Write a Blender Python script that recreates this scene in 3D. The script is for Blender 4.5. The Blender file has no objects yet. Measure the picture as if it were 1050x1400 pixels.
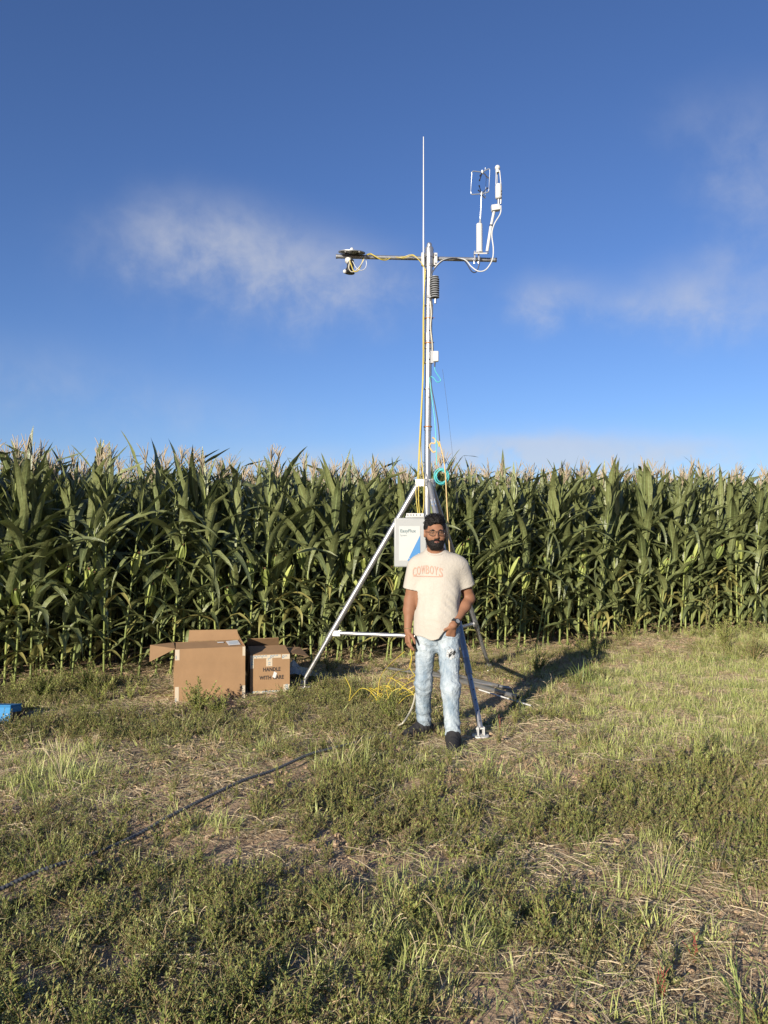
import bpy, bmesh, math, random
import numpy as np
from mathutils import Vector, Matrix, Euler, noise as mnoise
from mathutils.bvhtree import BVHTree

scene = bpy.context.scene
COL = scene.collection
R = math.radians
rnd = random.Random(7)

# ------------------------------------------------------------------ camera
FPX, CXP, CYP, CAM_H = 1051.0, 525.0, 700.0, 1.625      # focal length and centre, in photo pixels
PITCH = math.atan(25.0 / FPX)
cam_data = bpy.data.cameras.new('camera')
cam_data.sensor_fit = 'VERTICAL'
cam_data.sensor_height = 24.0
cam_data.lens = FPX / 1400.0 * 24.0
cam_data.clip_start = 0.05
cam_data.clip_end = 3000.0
cam = bpy.data.objects.new('camera', cam_data)
COL.objects.link(cam)
cam.location = (0, 0, CAM_H)
cam.rotation_euler = (math.pi / 2 + PITCH, 0, 0)
scene.camera = cam

# ------------------------------------------------------------------ world, sun, exposure
SUN_EL = R(16.5)
SUN_DIR = Vector((-0.49 * math.cos(SUN_EL), -0.872 * math.cos(SUN_EL), math.sin(SUN_EL))).normalized()
world = bpy.data.worlds.new("World")
scene.world = world
world.use_nodes = True


class NT:
    """short node-tree writer"""
    def __init__(self, tree):
        self.t = tree
        tree.nodes.clear()

    def n(self, typ, ins=None, **props):
        nd = self.t.nodes.new(typ)
        for k, v in props.items():
            setattr(nd, k, v)
        for k, v in (ins or {}).items():
            s = nd.inputs[k]
            if isinstance(v, bpy.types.NodeSocket):
                self.t.links.new(v, s)
            else:
                s.default_value = v
        return nd

    def m(self, op, a, b=None, c=None, clamp=False):
        nd = self.t.nodes.new('ShaderNodeMath')
        nd.operation = op
        nd.use_clamp = clamp
        for i, v in enumerate((a, b, c)):
            if v is None:
                continue
            if isinstance(v, bpy.types.NodeSocket):
                self.t.links.new(v, nd.inputs[i])
            else:
                nd.inputs[i].default_value = v
        return nd.outputs[0]

    def mix(self, fac, a, b, blend='MIX'):
        nd = self.t.nodes.new('ShaderNodeMix')
        nd.data_type = 'RGBA'
        nd.blend_type = blend
        for s, v in ((nd.inputs[0], fac), (nd.inputs[6], a), (nd.inputs[7], b)):
            if isinstance(v, bpy.types.NodeSocket):
                self.t.links.new(v, s)
            elif isinstance(v, (tuple, list)):
                s.default_value = tuple(v) + ((1,) if len(v) == 3 else ())
            else:
                s.default_value = v
        return nd.outputs[2]

    def ramp(self, fac, stops):
        nd = self.t.nodes.new('ShaderNodeValToRGB')
        e = nd.color_ramp.elements
        while len(e) < len(stops):
            e.new(0.5)
        for el, (p, c) in zip(e, stops):
            el.position = p
            el.color = tuple(c) + (1,) if len(c) == 3 else c
        self.t.links.new(fac, nd.inputs[0])
        return nd.outputs[0]


SKY_STRENGTH = 0.072
w = NT(world.node_tree)
sky = w.n('ShaderNodeTexSky', sky_type='NISHITA', sun_disc=False, sun_elevation=SUN_EL,
          sun_rotation=math.atan2(SUN_DIR.x, SUN_DIR.y) % (2 * math.pi), altitude=350.0,
          air_density=1.0, dust_density=0.28, ozone_density=4.5)
tc = w.n('ShaderNodeTexCoord')
sep = w.n('ShaderNodeSeparateXYZ', {0: tc.outputs['Generated']})
az = w.m('ARCTAN2', sep.outputs[0], sep.outputs[1])
el = w.m('ARCSINE', sep.outputs[2])
# soft low clouds: (azimuth deg, elevation deg, half width az, half height el, strength)
clouds = [(-13.0, 21.6, 5.2, 2.6, .82), (-9.0, 19.4, 6.5, 3.0, .66), (-4.0, 18.8, 5.5, 2.8, .55), (-17.5, 19.5, 6.5, 3.0, .42),
          (13.3, 16.6, 3.6, 1.9, .90), (20.8, 16.2, 3.4, 2.4, .70), (25.5, 20.5, 4.0, 5.5, .78), (24.0, 26.0, 5.0, 3.5, .45), (25.0, 14.5, 6.0, 2.2, .5),
          (9.5, 6.0, 6.5, 1.3, 1.5), (19.0, 5.6, 8.0, 1.1, 1.0), (0.0, 5.2, 8.0, 1.0, .6), (-25.0, 11.0, 9.0, 2.6, .42), (-15.0, 9.0, 9.0, 2.0, .25), (-1.0, 17.5, 9.0, 3.5, .40), (-10.0, 17.0, 10.0, 4.0, .30), (27.0, 36.0, 7.0, 3.0, .25),
          (0.0, 0.0, 900.0, 8.5, .62), (60.0, 17.0, 16.0, 4.0, .7), (95.0, 10.0, 18.0, 4.0, .7), (-60.0, 14.0, 16.0, 4.0, .7), (-100.0, 20.0, 20.0, 5.0, .7),
          (150.0, 14.0, 22.0, 4.0, .7), (-150.0, 24.0, 20.0, 5.0, .7), (40.0, 40.0, 14.0, 6.0, .35), (-120.0, 45.0, 20.0, 8.0, .4)]
nz = w.n('ShaderNodeTexNoise', {'Vector': tc.outputs['Generated'], 'Scale': 7.0, 'Detail': 9.0, 'Roughness': 0.52, 'Distortion': 0.2})
nz2 = w.n('ShaderNodeTexNoise', {'Vector': tc.outputs['Generated'], 'Scale': 22.0, 'Detail': 8.0, 'Roughness': 0.6, 'Distortion': 0.25})
azw = w.m('ADD', az, w.m('MULTIPLY', w.m('SUBTRACT', nz.outputs[0], 0.5), 0.16))
elw = w.m('ADD', el, w.m('MULTIPLY', w.m('SUBTRACT', nz2.outputs[0], 0.5), 0.05))
total = None
for a_, e_, sa, se, st in clouds:
    u = w.m('DIVIDE', w.m('SUBTRACT', azw, R(a_)), R(sa))
    v = w.m('DIVIDE', w.m('SUBTRACT', elw, R(e_)), R(se))
    q = w.m('EXPONENT', w.m('MULTIPLY', w.m('ADD', w.m('MULTIPLY', u, u), w.m('MULTIPLY', v, v)), -1.0))
    q = w.m('MULTIPLY', q, st)
    total = q if total is None else w.m('ADD', total, q)
tex = w.m('ADD', w.m('MULTIPLY', nz.outputs[0], 0.9), w.m('MULTIPLY', nz2.outputs[0], 0.75))
mask = w.m('MULTIPLY', total, w.m('MULTIPLY', w.m('SUBTRACT', tex, 0.30), 0.85), clamp=True)
mask = w.n('ShaderNodeMapRange', {0: mask, 1: 0.02, 2: 0.95, 3: 0.0, 4: 0.62}, interpolation_type='SMOOTHSTEP').outputs[0]
skycol = w.mix(1.0, sky.outputs[0], (0.87, 0.89, 1.10), 'MULTIPLY')
cl = w.mix(nz2.outputs[0], (4.6, 4.9, 5.6), (5.6, 5.6, 5.8))
final = w.mix(mask, skycol, cl)
bg = w.n('ShaderNodeBackground', {'Color': final, 'Strength': SKY_STRENGTH})
w.n('ShaderNodeOutputWorld', {'Surface': bg.outputs[0]})

sun_data = bpy.data.lights.new('sun', 'SUN')
sun_data.energy = 5.0
sun_data.angle = R(0.5)
sun_data.color = (1.0, 0.90, 0.75)
sun = bpy.data.objects.new('sun', sun_data)
COL.objects.link(sun)
sun.rotation_euler = (-SUN_DIR).to_track_quat('-Z', 'Y').to_euler()
sun.location = (0, 0, 30)

scene.view_settings.view_transform = 'Standard'
scene.view_settings.look = 'None'
scene.view_settings.exposure = 0.75
scene.view_settings.gamma = 1.0
scene.view_settings.use_curve_mapping = False
scene.render.engine = 'CYCLES'
scene.cycles.max_bounces = 6
scene.cycles.transparent_max_bounces = 8


# ------------------------------------------------------------------ layout helpers
def ray(px, py):
    x, yu = (px - CXP) / FPX, (CYP - py) / FPX
    return Vector((x, math.cos(PITCH) - yu * math.sin(PITCH), math.sin(PITCH) + yu * math.cos(PITCH)))


def at(px, py, Y):
    d = ray(px, py)
    return Vector((0, 0, CAM_H)) + d * (Y / d.y)


def gnd(px, py, z=0.0):
    d = ray(px, py)
    return Vector((0, 0, CAM_H)) + d * ((z - CAM_H) / d.z)


def hash2(ix, iy, seed):
    h = (ix.astype(np.int64) * 374761393 + iy.astype(np.int64) * 668265263 + seed * 974634777) & 0x7fffffff
    h = ((h ^ (h >> 13)) * 1274126177) & 0x7fffffff
    return ((h ^ (h >> 16)) & 0xffff) / 65535.0


def vnoise(x, y, seed=0):
    x = np.asarray(x, float); y = np.asarray(y, float)
    ix, iy = np.floor(x), np.floor(y)
    fx, fy = x - ix, y - iy
    fx = fx * fx * (3 - 2 * fx); fy = fy * fy * (3 - 2 * fy)
    a, b = hash2(ix, iy, seed), hash2(ix + 1, iy, seed)
    c, d = hash2(ix, iy + 1, seed), hash2(ix + 1, iy + 1, seed)
    return (a * (1 - fx) + b * fx) * (1 - fy) + (c * (1 - fx) + d * fx) * fy


# the front row of the corn: Y = ROW_Y0 + slope * X
ROW_A = math.atan(0.44)
ROW_U = Vector((math.cos(ROW_A), math.sin(ROW_A), 0))
ROW_N = Vector((-math.sin(ROW_A), math.cos(ROW_A), 0))
ROW_O = Vector((0, 9.72, 0))
BERM = gnd(985, 884)


def ground_z(x, y):
    x = np.asarray(x, float); y = np.asarray(y, float)
    z = 0.045 * (vnoise(x * 0.9, y * 0.9, 1) - 0.5) + 0.03 * (vnoise(x * 2.7, y * 2.7, 2) - 0.5) + 0.014 * (vnoise(x * 9, y * 9, 3) - 0.5)
    z = z * (1 - np.exp(-((x - .4) / .75) ** 2 - ((y - 6.0) / .75) ** 2))
    z = z + 0.09 * np.exp(-((x - BERM.x) / 1.6) ** 2 - ((y - BERM.y) / 0.9) ** 2)
    return z * np.exp(-(np.hypot(x, y - 6) / 60.0) ** 2)


def gz(x, y):
    return float(ground_z(x, y))


def onground(px, py):
    p = gnd(px, py)
    p.z = gz(p.x, p.y)
    return p


# ------------------------------------------------------------------ object helpers
def tag(o, label=None, cat=None, group=None, kind=None):
    if label: o['label'] = label
    if cat: o['category'] = cat
    if group: o['group'] = group
    if kind: o['kind'] = kind
    return o


def empty(name, loc=(0, 0, 0), rz=0.0):
    o = bpy.data.objects.new(name, None)
    o.empty_display_size = 0.05
    o.location = loc
    o.rotation_euler = (0, 0, rz)
    COL.objects.link(o)
    return o


def frame_for(d):
    d = Vector(d).normalized()
    a = Vector((0, 0, 1)) if abs(d.z) < 0.95 else Vector((1, 0, 0))
    u = d.cross(a).normalized()
    return u, d.cross(u).normalized()


def crom(pts, n=8):
    """Catmull-Rom through points"""
    P = [Vector(p) for p in pts]
    P = [P[0] * 2 - P[1]] + P + [P[-1] * 2 - P[-2]]
    out = []
    for i in range(1, len(P) - 2):
        p0, p1, p2, p3 = P[i - 1:i + 3]
        for k in range(n):
            t = k / n
            out.append(0.5 * ((2 * p1) + (p2 - p0) * t + (2 * p0 - 5 * p1 + 4 * p2 - p3) * t * t + (3 * p1 - p0 - 3 * p2 + p3) * t ** 3))
    out.append(P[-2].copy())
    return out


class MB:
    """collects shapes, then links them as ONE mesh object"""
    def __init__(self):
        self.v, self.f, self.mi, self.uv = [], [], [], {}
        self.cur = 0

    def face(self, idx):
        self.f.append(tuple(idx)); self.mi.append(self.cur)

    def tube(self, pts, r, n=10, caps=True):
        pts = [Vector(p) for p in pts]
        rs = r if isinstance(r, (list, tuple)) else [r] * len(pts)
        base = len(self.v)
        u = None
        for i, p in enumerate(pts):
            t = (pts[min(i + 1, len(pts) - 1)] - pts[max(i - 1, 0)])
            if t.length < 1e-9: t = Vector((0, 0, 1))
            t.normalize()
            if u is None:
                u, _ = frame_for(t)
            u = (u - t * u.dot(t))
            if u.length < 1e-6: u, _ = frame_for(t)
            u.normalize()
            w_ = t.cross(u)
            for k in range(n):
                a = 2 * math.pi * k / n
                self.v.append(p + (u * math.cos(a) + w_ * math.sin(a)) * rs[i])
        for i in range(len(pts) - 1):
            for k in range(n):
                a, b = base + i * n + k, base + i * n + (k + 1) % n
                self.face((a, b, b + n, a + n))
        if caps:
            self.face([base + k for k in range(n)][::-1])
            self.face([base + (len(pts) - 1) * n + k for k in range(n)])
        return self

    def box(self, c, s, m=None, taper=1.0):
        c = Vector(c); base = len(self.v)
        for dz in (-.5, .5):
            k = taper if dz > 0 else 1.0
            for dx, dy in ((-.5, -.5), (.5, -.5), (.5, .5), (-.5, .5)):
                p = Vector((dx * s[0] * k, dy * s[1] * k, dz * s[2]))
                if m is not None: p = m @ p
                self.v.append(c + p)
        b = base
        for q in ((0, 3, 2, 1), (4, 5, 6, 7), (0, 1, 5, 4), (1, 2, 6, 5), (2, 3, 7, 6), (3, 0, 4, 7)):
            self.face([b + i for i in q])
        return self

    def slab(self, quad, t):
        """a thin board from four corners, thickness t along its normal"""
        q = [Vector(p) for p in quad]
        nrm = (q[1] - q[0]).cross(q[3] - q[0]).normalized() * t
        b = len(self.v)
        self.v += q + [p + nrm for p in q]
        for g in ((3, 2, 1, 0), (4, 5, 6, 7), (0, 1, 5, 4), (1, 2, 6, 5), (2, 3, 7, 6), (3, 0, 4, 7)):
            self.face([b + i for i in g])
        return self

    def lathe(self, prof, c=(0, 0, 0), axis=(0, 0, 1), n=14):
        """prof: list of (radius, height)"""
        axis = Vector(axis).normalized(); c = Vector(c)
        u, w_ = frame_for(axis)
        base = len(self.v)
        for r, h in prof:
            for k in range(n):
                a = 2 * math.pi * k / n
                self.v.append(c + axis * h + (u * math.cos(a) + w_ * math.sin(a)) * max(r, 1e-5))
        for i in range(len(prof) - 1):
            for k in range(n):
                a, b = base + i * n + k, base + i * n + (k + 1) % n
                self.face((a, b, b + n, a + n))
        self.face([base + k for k in range(n)][::-1])
        self.face([base + (len(prof) - 1) * n + k for k in range(n)])
        return self

    def ball(self, c, r, n=12, s=(1, 1, 1)):
        base = len(self.v); c = Vector(c); m = n // 2
        for i in range(m + 1):
            th = math.pi * i / m
            for k in range(n):
                a = 2 * math.pi * k / n
                self.v.append(c + Vector((math.sin(th) * math.cos(a) * s[0], math.sin(th) * math.sin(a) * s[1], math.cos(th) * s[2])) * r)
        for i in range(m):
            for k in range(n):
                a, b = base + i * n + k, base + i * n + (k + 1) % n
                self.face((a, a + n, b + n, b))
        return self

    def poly(self, pts):
        b = len(self.v)
        self.v += [Vector(p) for p in pts]
        self.face(range(b, b + len(pts)))
        return self

    def mesh(self, name, mats, smooth=35):
        me = bpy.data.meshes.new(name)
        me.from_pydata([tuple(p) for p in self.v], [], self.f)
        mats = mats if isinstance(mats, (list, tuple)) else [mats]
        for m in mats: me.materials.append(m)
        if len(mats) > 1:
            me.polygons.foreach_set('material_index', self.mi)
        if smooth:
            me.polygons.foreach_set('use_smooth', [True] * len(me.polygons))
            me.set_sharp_from_angle(angle=R(smooth))
        me.update()
        return me

    def build(self, name, mats, parent=None, smooth=35, bevel=0):
        o = bpy.data.objects.new(name, self.mesh(name, mats, smooth))
        COL.objects.link(o)
        if parent is not None:
            o.parent = parent
        if bevel:
            md = o.modifiers.new('bevel', 'BEVEL')
            md.width = bevel; md.segments = 2; md.limit_method = 'ANGLE'
        return o


def placed(name, mesh, parent=None, mat=None):
    o = bpy.data.objects.new(name, mesh)
    COL.objects.link(o)
    if parent is not None: o.parent = parent
    if mat is not None: o.matrix_local = mat
    return o


# ------------------------------------------------------------------ materials
MATS = {}


def principled(name, col, rough=0.6, metal=0.0, var=0.12, scale=8.0, bump=0.0, bscale=60.0, spec=0.5, detail=5.0, col2=None):
    m = bpy.data.materials.new(name)
    m.use_nodes = True
    t = NT(m.node_tree)
    co = t.n('ShaderNodeTexCoord')
    nzz = t.n('ShaderNodeTexNoise', {'Vector': co.outputs['Object'], 'Scale': scale, 'Detail': detail, 'Roughness': 0.6})
    lo = tuple(c * (1 - var) for c in col)
    hi = tuple(min(1, c * (1 + var)) for c in (col2 or col))
    c = t.mix(nzz.outputs[0], lo, hi)
    ins = {'Base Color': c, 'Metallic': metal, 'Specular IOR Level': spec}
    b = t.n('ShaderNodeBsdfPrincipled', ins)
    rr = t.n('ShaderNodeMapRange', {0: nzz.outputs[0], 1: 0.2, 2: 0.8, 3: max(0.03, rough - 0.08), 4: min(1, rough + 0.08)})
    t.t.links.new(rr.outputs[0], b.inputs['Roughness'])
    if bump:
        nb = t.n('ShaderNodeTexNoise', {'Vector': co.outputs['Object'], 'Scale': bscale, 'Detail': 4.0})
        bp = t.n('ShaderNodeBump', {'Height': nb.outputs[0], 'Strength': bump, 'Distance': 0.01})
        t.t.links.new(bp.outputs[0], b.inputs['Normal'])
    t.n('ShaderNodeOutputMaterial', {'Surface': b.outputs[0]})
    MATS[name] = m
    return m


def leafmat(name, c1, c2, tip=None, trans=0.25, rough=0.45, midrib=None, spec=0.4, tcol=None, veins=0.0, lump=0.0, nscale=9.0, nw=0.5):
    """two-tone leaf with per-object variation, some light through it, an optional pale midrib (uv.x = 0.5)"""
    m = bpy.data.materials.new(name)
    m.use_nodes = True
    t = NT(m.node_tree)
    oi = t.n('ShaderNodeObjectInfo')
    co = t.n('ShaderNodeTexCoord')
    nzz = t.n('ShaderNodeTexNoise', {'Vector': co.outputs['Object'], 'Scale': nscale, 'Detail': 3.0})
    fac = t.m('ADD', t.m('MULTIPLY', oi.outputs['Random'], 0.7), t.m('SUBTRACT', t.m('MULTIPLY', nzz.outputs[0], nw), (nw - 0.5) * .5), clamp=True)
    c = t.mix(fac, c1, c2)
    uv = t.n('ShaderNodeUVMap', uv_map='uv')
    s = t.n('ShaderNodeSeparateXYZ', {0: uv.outputs[0]})
    if tip:
        f = t.n('ShaderNodeMapRange', {0: s.outputs[1], 1: 0.55, 2: 1.0, 3: 0.0, 4: 0.8})
        c = t.mix(f.outputs[0], c, tip)
    bs = {}
    if midrib:
        d = t.m('ABSOLUTE', t.m('SUBTRACT', s.outputs[0], 0.5))
        f = t.n('ShaderNodeMapRange', {0: d, 1: 0.03, 2: 0.075, 3: 0.85, 4: 0.0})
        f2 = t.m('MULTIPLY', f.outputs[0], t.m('SUBTRACT', 1.0, t.m('MULTIPLY', s.outputs[1], 0.8)))
        c = t.mix(f2, c, midrib)
    if veins:
        wv = t.m('SINE', t.m('MULTIPLY', s.outputs[0], 75.0))
        bp = t.n('ShaderNodeBump', {'Height': wv, 'Strength': veins, 'Distance': 0.0015})
        bs['Normal'] = bp.outputs[0]
    if lump:
        nl = t.n('ShaderNodeTexNoise', {'Vector': co.outputs['Object'], 'Scale': 26.0, 'Detail': 3.0})
        b2 = t.n('ShaderNodeBump', {'Height': nl.outputs[0], 'Strength': lump, 'Distance': 0.02})
        if 'Normal' in bs: t.t.links.new(bs['Normal'], b2.inputs['Normal'])
        bs['Normal'] = b2.outputs[0]
    ins = {'Base Color': c, 'Roughness': rough, 'Specular IOR Level': spec}
    ins.update(bs)
    b = t.n('ShaderNodeBsdfPrincipled', ins)
    if trans:
        tc_ = t.mix(0.5, c, tcol or c2)
        tr = t.n('ShaderNodeBsdfTranslucent', {'Color': tc_})
        mx = t.n('ShaderNodeMixShader', {0: trans, 1: b.outputs[0], 2: tr.outputs[0]})
        outs = mx.outputs[0]
    else:
        outs = b.outputs[0]
    t.n('ShaderNodeOutputMaterial', {'Surface': outs})
    MATS[name] = m
    return m


M_CORN = leafmat('corn_leaf', (0.056, 0.076, 0.028), (0.195, 0.215, 0.082), trans=0.10, rough=0.40, spec=0.9, lump=0.5, midrib=(0.26, 0.33, 0.13), tcol=(0.18, 0.26, 0.04), veins=0.35)
M_CORN_DRY = leafmat('dry_corn_leaf', (0.17, 0.12, 0.065), (0.30, 0.22, 0.12), trans=0.15, rough=0.7)
M_STALK = leafmat('corn_stalk', (0.10, 0.13, 0.035), (0.26, 0.30, 0.085), trans=0.0, rough=0.45)
M_TASSEL = leafmat('corn_tassel', (0.33, 0.27, 0.17), (0.52, 0.42, 0.29), trans=0.15, rough=0.7)
M_HUSK = leafmat('corn_husk', (0.17, 0.23, 0.06), (0.36, 0.40, 0.11), trans=0.1, rough=0.5, veins=0.3)
M_SILK = principled('corn_silk', (0.20, 0.10, 0.05), 0.8)
M_WEED = leafmat('weed_leaf', (0.060, 0.092, 0.024), (0.315, 0.340, 0.092), tip=(0.36, 0.37, 0.12), trans=0.12, nscale=55.0, nw=1.3, rough=0.5)
M_WEED2 = leafmat('pale_weed_leaf', (0.22, 0.24, 0.085), (0.36, 0.36, 0.14), trans=0.25, rough=0.55)
M_WEEDSTEM = leafmat('weed_stem', (0.13, 0.12, 0.05), (0.22, 0.15, 0.07), trans=0.0, rough=0.6)
M_REDSTEM = principled('red_stem', (0.22, 0.055, 0.04), 0.5)
M_GRASS = leafmat('grass_blade', (0.24, 0.29, 0.080), (0.44, 0.47, 0.155), tip=(0.48, 0.47, 0.18), trans=0.12, nscale=30.0, nw=1.0, rough=0.5)
M_GRASSG = leafmat('green_grass_blade', (0.14, 0.20, 0.06), (0.26, 0.32, 0.10), trans=0.25, rough=0.45)
M_STRAW = leafmat('dry_straw', (0.36, 0.28, 0.17), (0.62, 0.51, 0.33), trans=0.05, rough=0.75)
M_TWIG = leafmat('dead_weed', (0.22, 0.14, 0.075), (0.50, 0.38, 0.22), trans=0.0, rough=0.8)

M_ALU = principled('aluminium', (0.44, 0.44, 0.44), 0.36, 0.8, var=0.06, scale=20, bump=0.05, bscale=200)
M_ALU_DULL = principled('dull_aluminium', (0.33, 0.335, 0.34), 0.5, 0.8, var=0.12, scale=30, bump=0.1, bscale=150)
M_WHITE = principled('white_paint', (0.50, 0.50, 0.485), 0.45, var=0.04)
M_GREY = principled('grey_fibreglass', (0.31, 0.32, 0.315), 0.5, var=0.05, scale=14)
M_PANEL = principled('white_label', (0.42, 0.43, 0.415), 0.5, var=0.02)
M_BLUE = principled('label_blue', (0.045, 0.18, 0.40), 0.5, var=0.05)
M_PRINTGREY = principled('grey_print', (0.075, 0.13, 0.14), 0.6, var=0.05)
M_BLACK = principled('black_plastic', (0.018, 0.018, 0.02), 0.45, var=0.2)
M_DARKHOLE = principled('dark_hole', (0.01, 0.01, 0.01), 0.9, var=0.1)
M_CHROME = principled('polished_steel', (0.36, 0.39, 0.42), 0.3, 0.5, var=0.03)
M_YELLOW = principled('yellow_cable', (0.44, 0.345, 0.045), 0.45, var=0.12)
M_CREAMCABLE = principled('cream_cable', (0.50, 0.47, 0.36), 0.5, var=0.08)
M_WHITECABLE = principled('white_cable', (0.50, 0.51, 0.50), 0.45, var=0.05)
M_TEAL = principled('teal_cable', (0.07, 0.40, 0.42), 0.45, var=0.15)
M_DARKCABLE = principled('dark_cable', (0.03, 0.032, 0.04), 0.45)
M_STRAP = principled('tan_strap', (0.50, 0.36, 0.16), 0.7, var=0.2)
M_CLAMP = principled('rusty_clamp', (0.30, 0.14, 0.07), 0.6, 0.4, var=0.3, scale=40)
M_SHIELD = principled('shield_grey', (0.21, 0.22, 0.23), 0.5)
M_CONDUIT = principled('grey_conduit', (0.085, 0.088, 0.092), 0.38, var=0.25, scale=12)
M_CARD = principled('cardboard', (0.285, 0.175, 0.092), 0.85, var=0.22, scale=4.5, bump=0.35, bscale=9, spec=0.2, detail=9)
M_CARDIN = principled('cardboard_inside', (0.28, 0.175, 0.095), 0.9, var=0.08, scale=6, spec=0.15)
M_TAPE = principled('printed_tape', (0.50, 0.43, 0.32), 0.35, var=0.06, scale=20)
M_TAPEINK = principled('blue_tape_ink', (0.05, 0.20, 0.33), 0.5)
M_INK = principled('black_ink', (0.02, 0.016, 0.015), 0.7)
M_PAPER = principled('white_paper', (0.56, 0.55, 0.53), 0.7, var=0.04)
M_BLUECASE = principled('blue_plastic', (0.022, 0.19, 0.41), 0.75, var=0.08)
M_PLASTICFILM = principled('dusty_plastic_film', (0.42, 0.40, 0.34), 0.3, var=0.2, scale=5)
M_SKIN = principled('skin', (0.225, 0.110, 0.063), 0.62, var=0.16, scale=22, bump=0.12, bscale=150, spec=0.25)
M_LIP = principled('lip', (0.15, 0.06, 0.048), 0.4)
M_HAIR = principled('black_hair', (0.010, 0.0085, 0.008), 0.6, var=0.6, scale=60, bump=0.9, bscale=130, spec=0.2)
M_EYEWHITE = principled('eye_white', (0.18, 0.165, 0.155), 0.3, var=0.02)
M_LETTER = principled('salmon_print', (0.42, 0.245, 0.185), 0.8, var=0.18, scale=60)
M_SHOE = principled('black_shoe', (0.016, 0.015, 0.015), 0.75, var=0.3, scale=30, bump=0.5, bscale=220)
M_SOLE = principled('dark_sole', (0.035, 0.033, 0.032), 0.7)
M_GOLD = principled('gold_band', (0.60, 0.45, 0.22), 0.3, 0.8)
M_THREAD = principled('white_thread', (0.40, 0.41, 0.41), 0.9, var=0.1)


def cloth(name, c1, c2, scale, weave=900.0, rough=0.9, streak=1.0, bump=0.25):
    m = bpy.data.materials.new(name)
    m.use_nodes = True
    t = NT(m.node_tree)
    co = t.n('ShaderNodeTexCoord')
    mp = t.n('ShaderNodeMapping', {'Vector': co.outputs['Object'], 'Scale': (1, 1, streak)})
    n1 = t.n('ShaderNodeTexNoise', {'Vector': mp.outputs[0], 'Scale': scale, 'Detail': 6.0, 'Roughness': 0.6})
    n2 = t.n('ShaderNodeTexNoise', {'Vector': co.outputs['Object'], 'Scale': 240.0, 'Detail': 2.0})
    f = t.m('ADD', t.n('ShaderNodeMapRange', {0: n1.outputs[0], 1: 0.32, 2: 0.68, 3: 0.0, 4: 1.0}).outputs[0],
            t.m('MULTIPLY', t.m('SUBTRACT', n2.outputs[0], 0.5), 0.4), clamp=True)
    c = t.mix(f, c1, c2)
    n3 = t.n('ShaderNodeTexNoise', {'Vector': co.outputs['Object'], 'Scale': 26.0, 'Detail': 5.0, 'Distortion': 1.2})
    h = t.m('ADD', n3.outputs[0], t.m('MULTIPLY', n2.outputs[0], 0.08))
    bp = t.n('ShaderNodeBump', {'Height': h, 'Strength': bump, 'Distance': 0.02})
    b = t.n('ShaderNodeBsdfPrincipled', {'Base Color': c, 'Roughness': rough, 'Specular IOR Level': 0.15, 'Normal': bp.outputs[0]})
    t.n('ShaderNodeOutputMaterial', {'Surface': b.outputs[0]})
    MATS[name] = m
    return m


M_SHIRT = cloth('cream_cotton', (0.365, 0.338, 0.292), (0.41, 0.38, 0.332), 5.0)
M_JEANS = cloth('light_blue_denim', (0.125, 0.18, 0.235), (0.405, 0.455, 0.485), 12.0, streak=0.35, bump=0.65)


def soil_material():
    m = bpy.data.materials.new('dry_soil')
    m.use_nodes = True
    t = NT(m.node_tree)
    co = t.n('ShaderNodeTexCoord')
    n1 = t.n('ShaderNodeTexNoise', {'Vector': co.outputs['Object'], 'Scale': 0.9, 'Detail': 8.0, 'Roughness': 0.6})
    n2 = t.n('ShaderNodeTexNoise', {'Vector': co.outputs['Object'], 'Scale': 14.0, 'Detail': 8.0, 'Roughness': 0.7})
    n3 = t.n('ShaderNodeTexNoise', {'Vector': co.outputs['Object'], 'Scale': 80.0, 'Detail': 5.0, 'Roughness': 0.7})
    vo = t.n('ShaderNodeTexVoronoi', {'Vector': co.outputs['Object'], 'Scale': 38.0}, feature='F1')
    c = t.mix(n1.outputs[0], (0.31, 0.21, 0.13), (0.48, 0.345, 0.225))
    c = t.mix(t.n('ShaderNodeMapRange', {0: n2.outputs[0], 1: 0.35, 2: 0.7, 3: 0.0, 4: 0.75}).outputs[0], c, (0.50, 0.37, 0.245))
    c = t.mix(t.n('ShaderNodeMapRange', {0: n3.outputs[0], 1: 0.55, 2: 0.75, 3: 0.0, 4: 0.6}).outputs[0], c, (0.17, 0.12, 0.08))
    h = t.m('ADD', t.m('ADD', t.m('MULTIPLY', n2.outputs[0], 0.5), t.m('MULTIPLY', n3.outputs[0], 0.25)), t.m('MULTIPLY', vo.outputs['Distance'], 0.25))
    bp = t.n('ShaderNodeBump', {'Height': h, 'Strength': 0.9, 'Distance': 0.035})
    b = t.n('ShaderNodeBsdfPrincipled', {'Base Color': c, 'Roughness': 0.95, 'Specular IOR Level': 0.1, 'Normal': bp.outputs[0]})
    t.n('ShaderNodeOutputMaterial', {'Surface': b.outputs[0]})
    return m


M_SOIL = soil_material()


# ------------------------------------------------------------------ ground
def axis_samples(lo, hi, step, far, n):
    a = np.arange(lo, hi + 1e-6, step)
    g = np.geomspace(step * 2, far, n)
    return np.concatenate([(lo - g)[::-1], a, hi + g])


gxs = axis_samples(-7, 9, 0.045, 900, 26)
gys = axis_samples(1.0, 15, 0.045, 900, 26)
GX, GY = np.meshgrid(gxs, gys, indexing='ij')
GZ = ground_z(GX, GY)
nx, ny = GX.shape
gv = np.stack([GX, GY, GZ], -1).reshape(-1, 3)
ii, jj = np.meshgrid(np.arange(nx - 1), np.arange(ny - 1), indexing='ij')
a = (ii * ny + jj).ravel()
gf = np.stack([a, a + ny, a + ny + 1, a + 1], 1)


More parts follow.
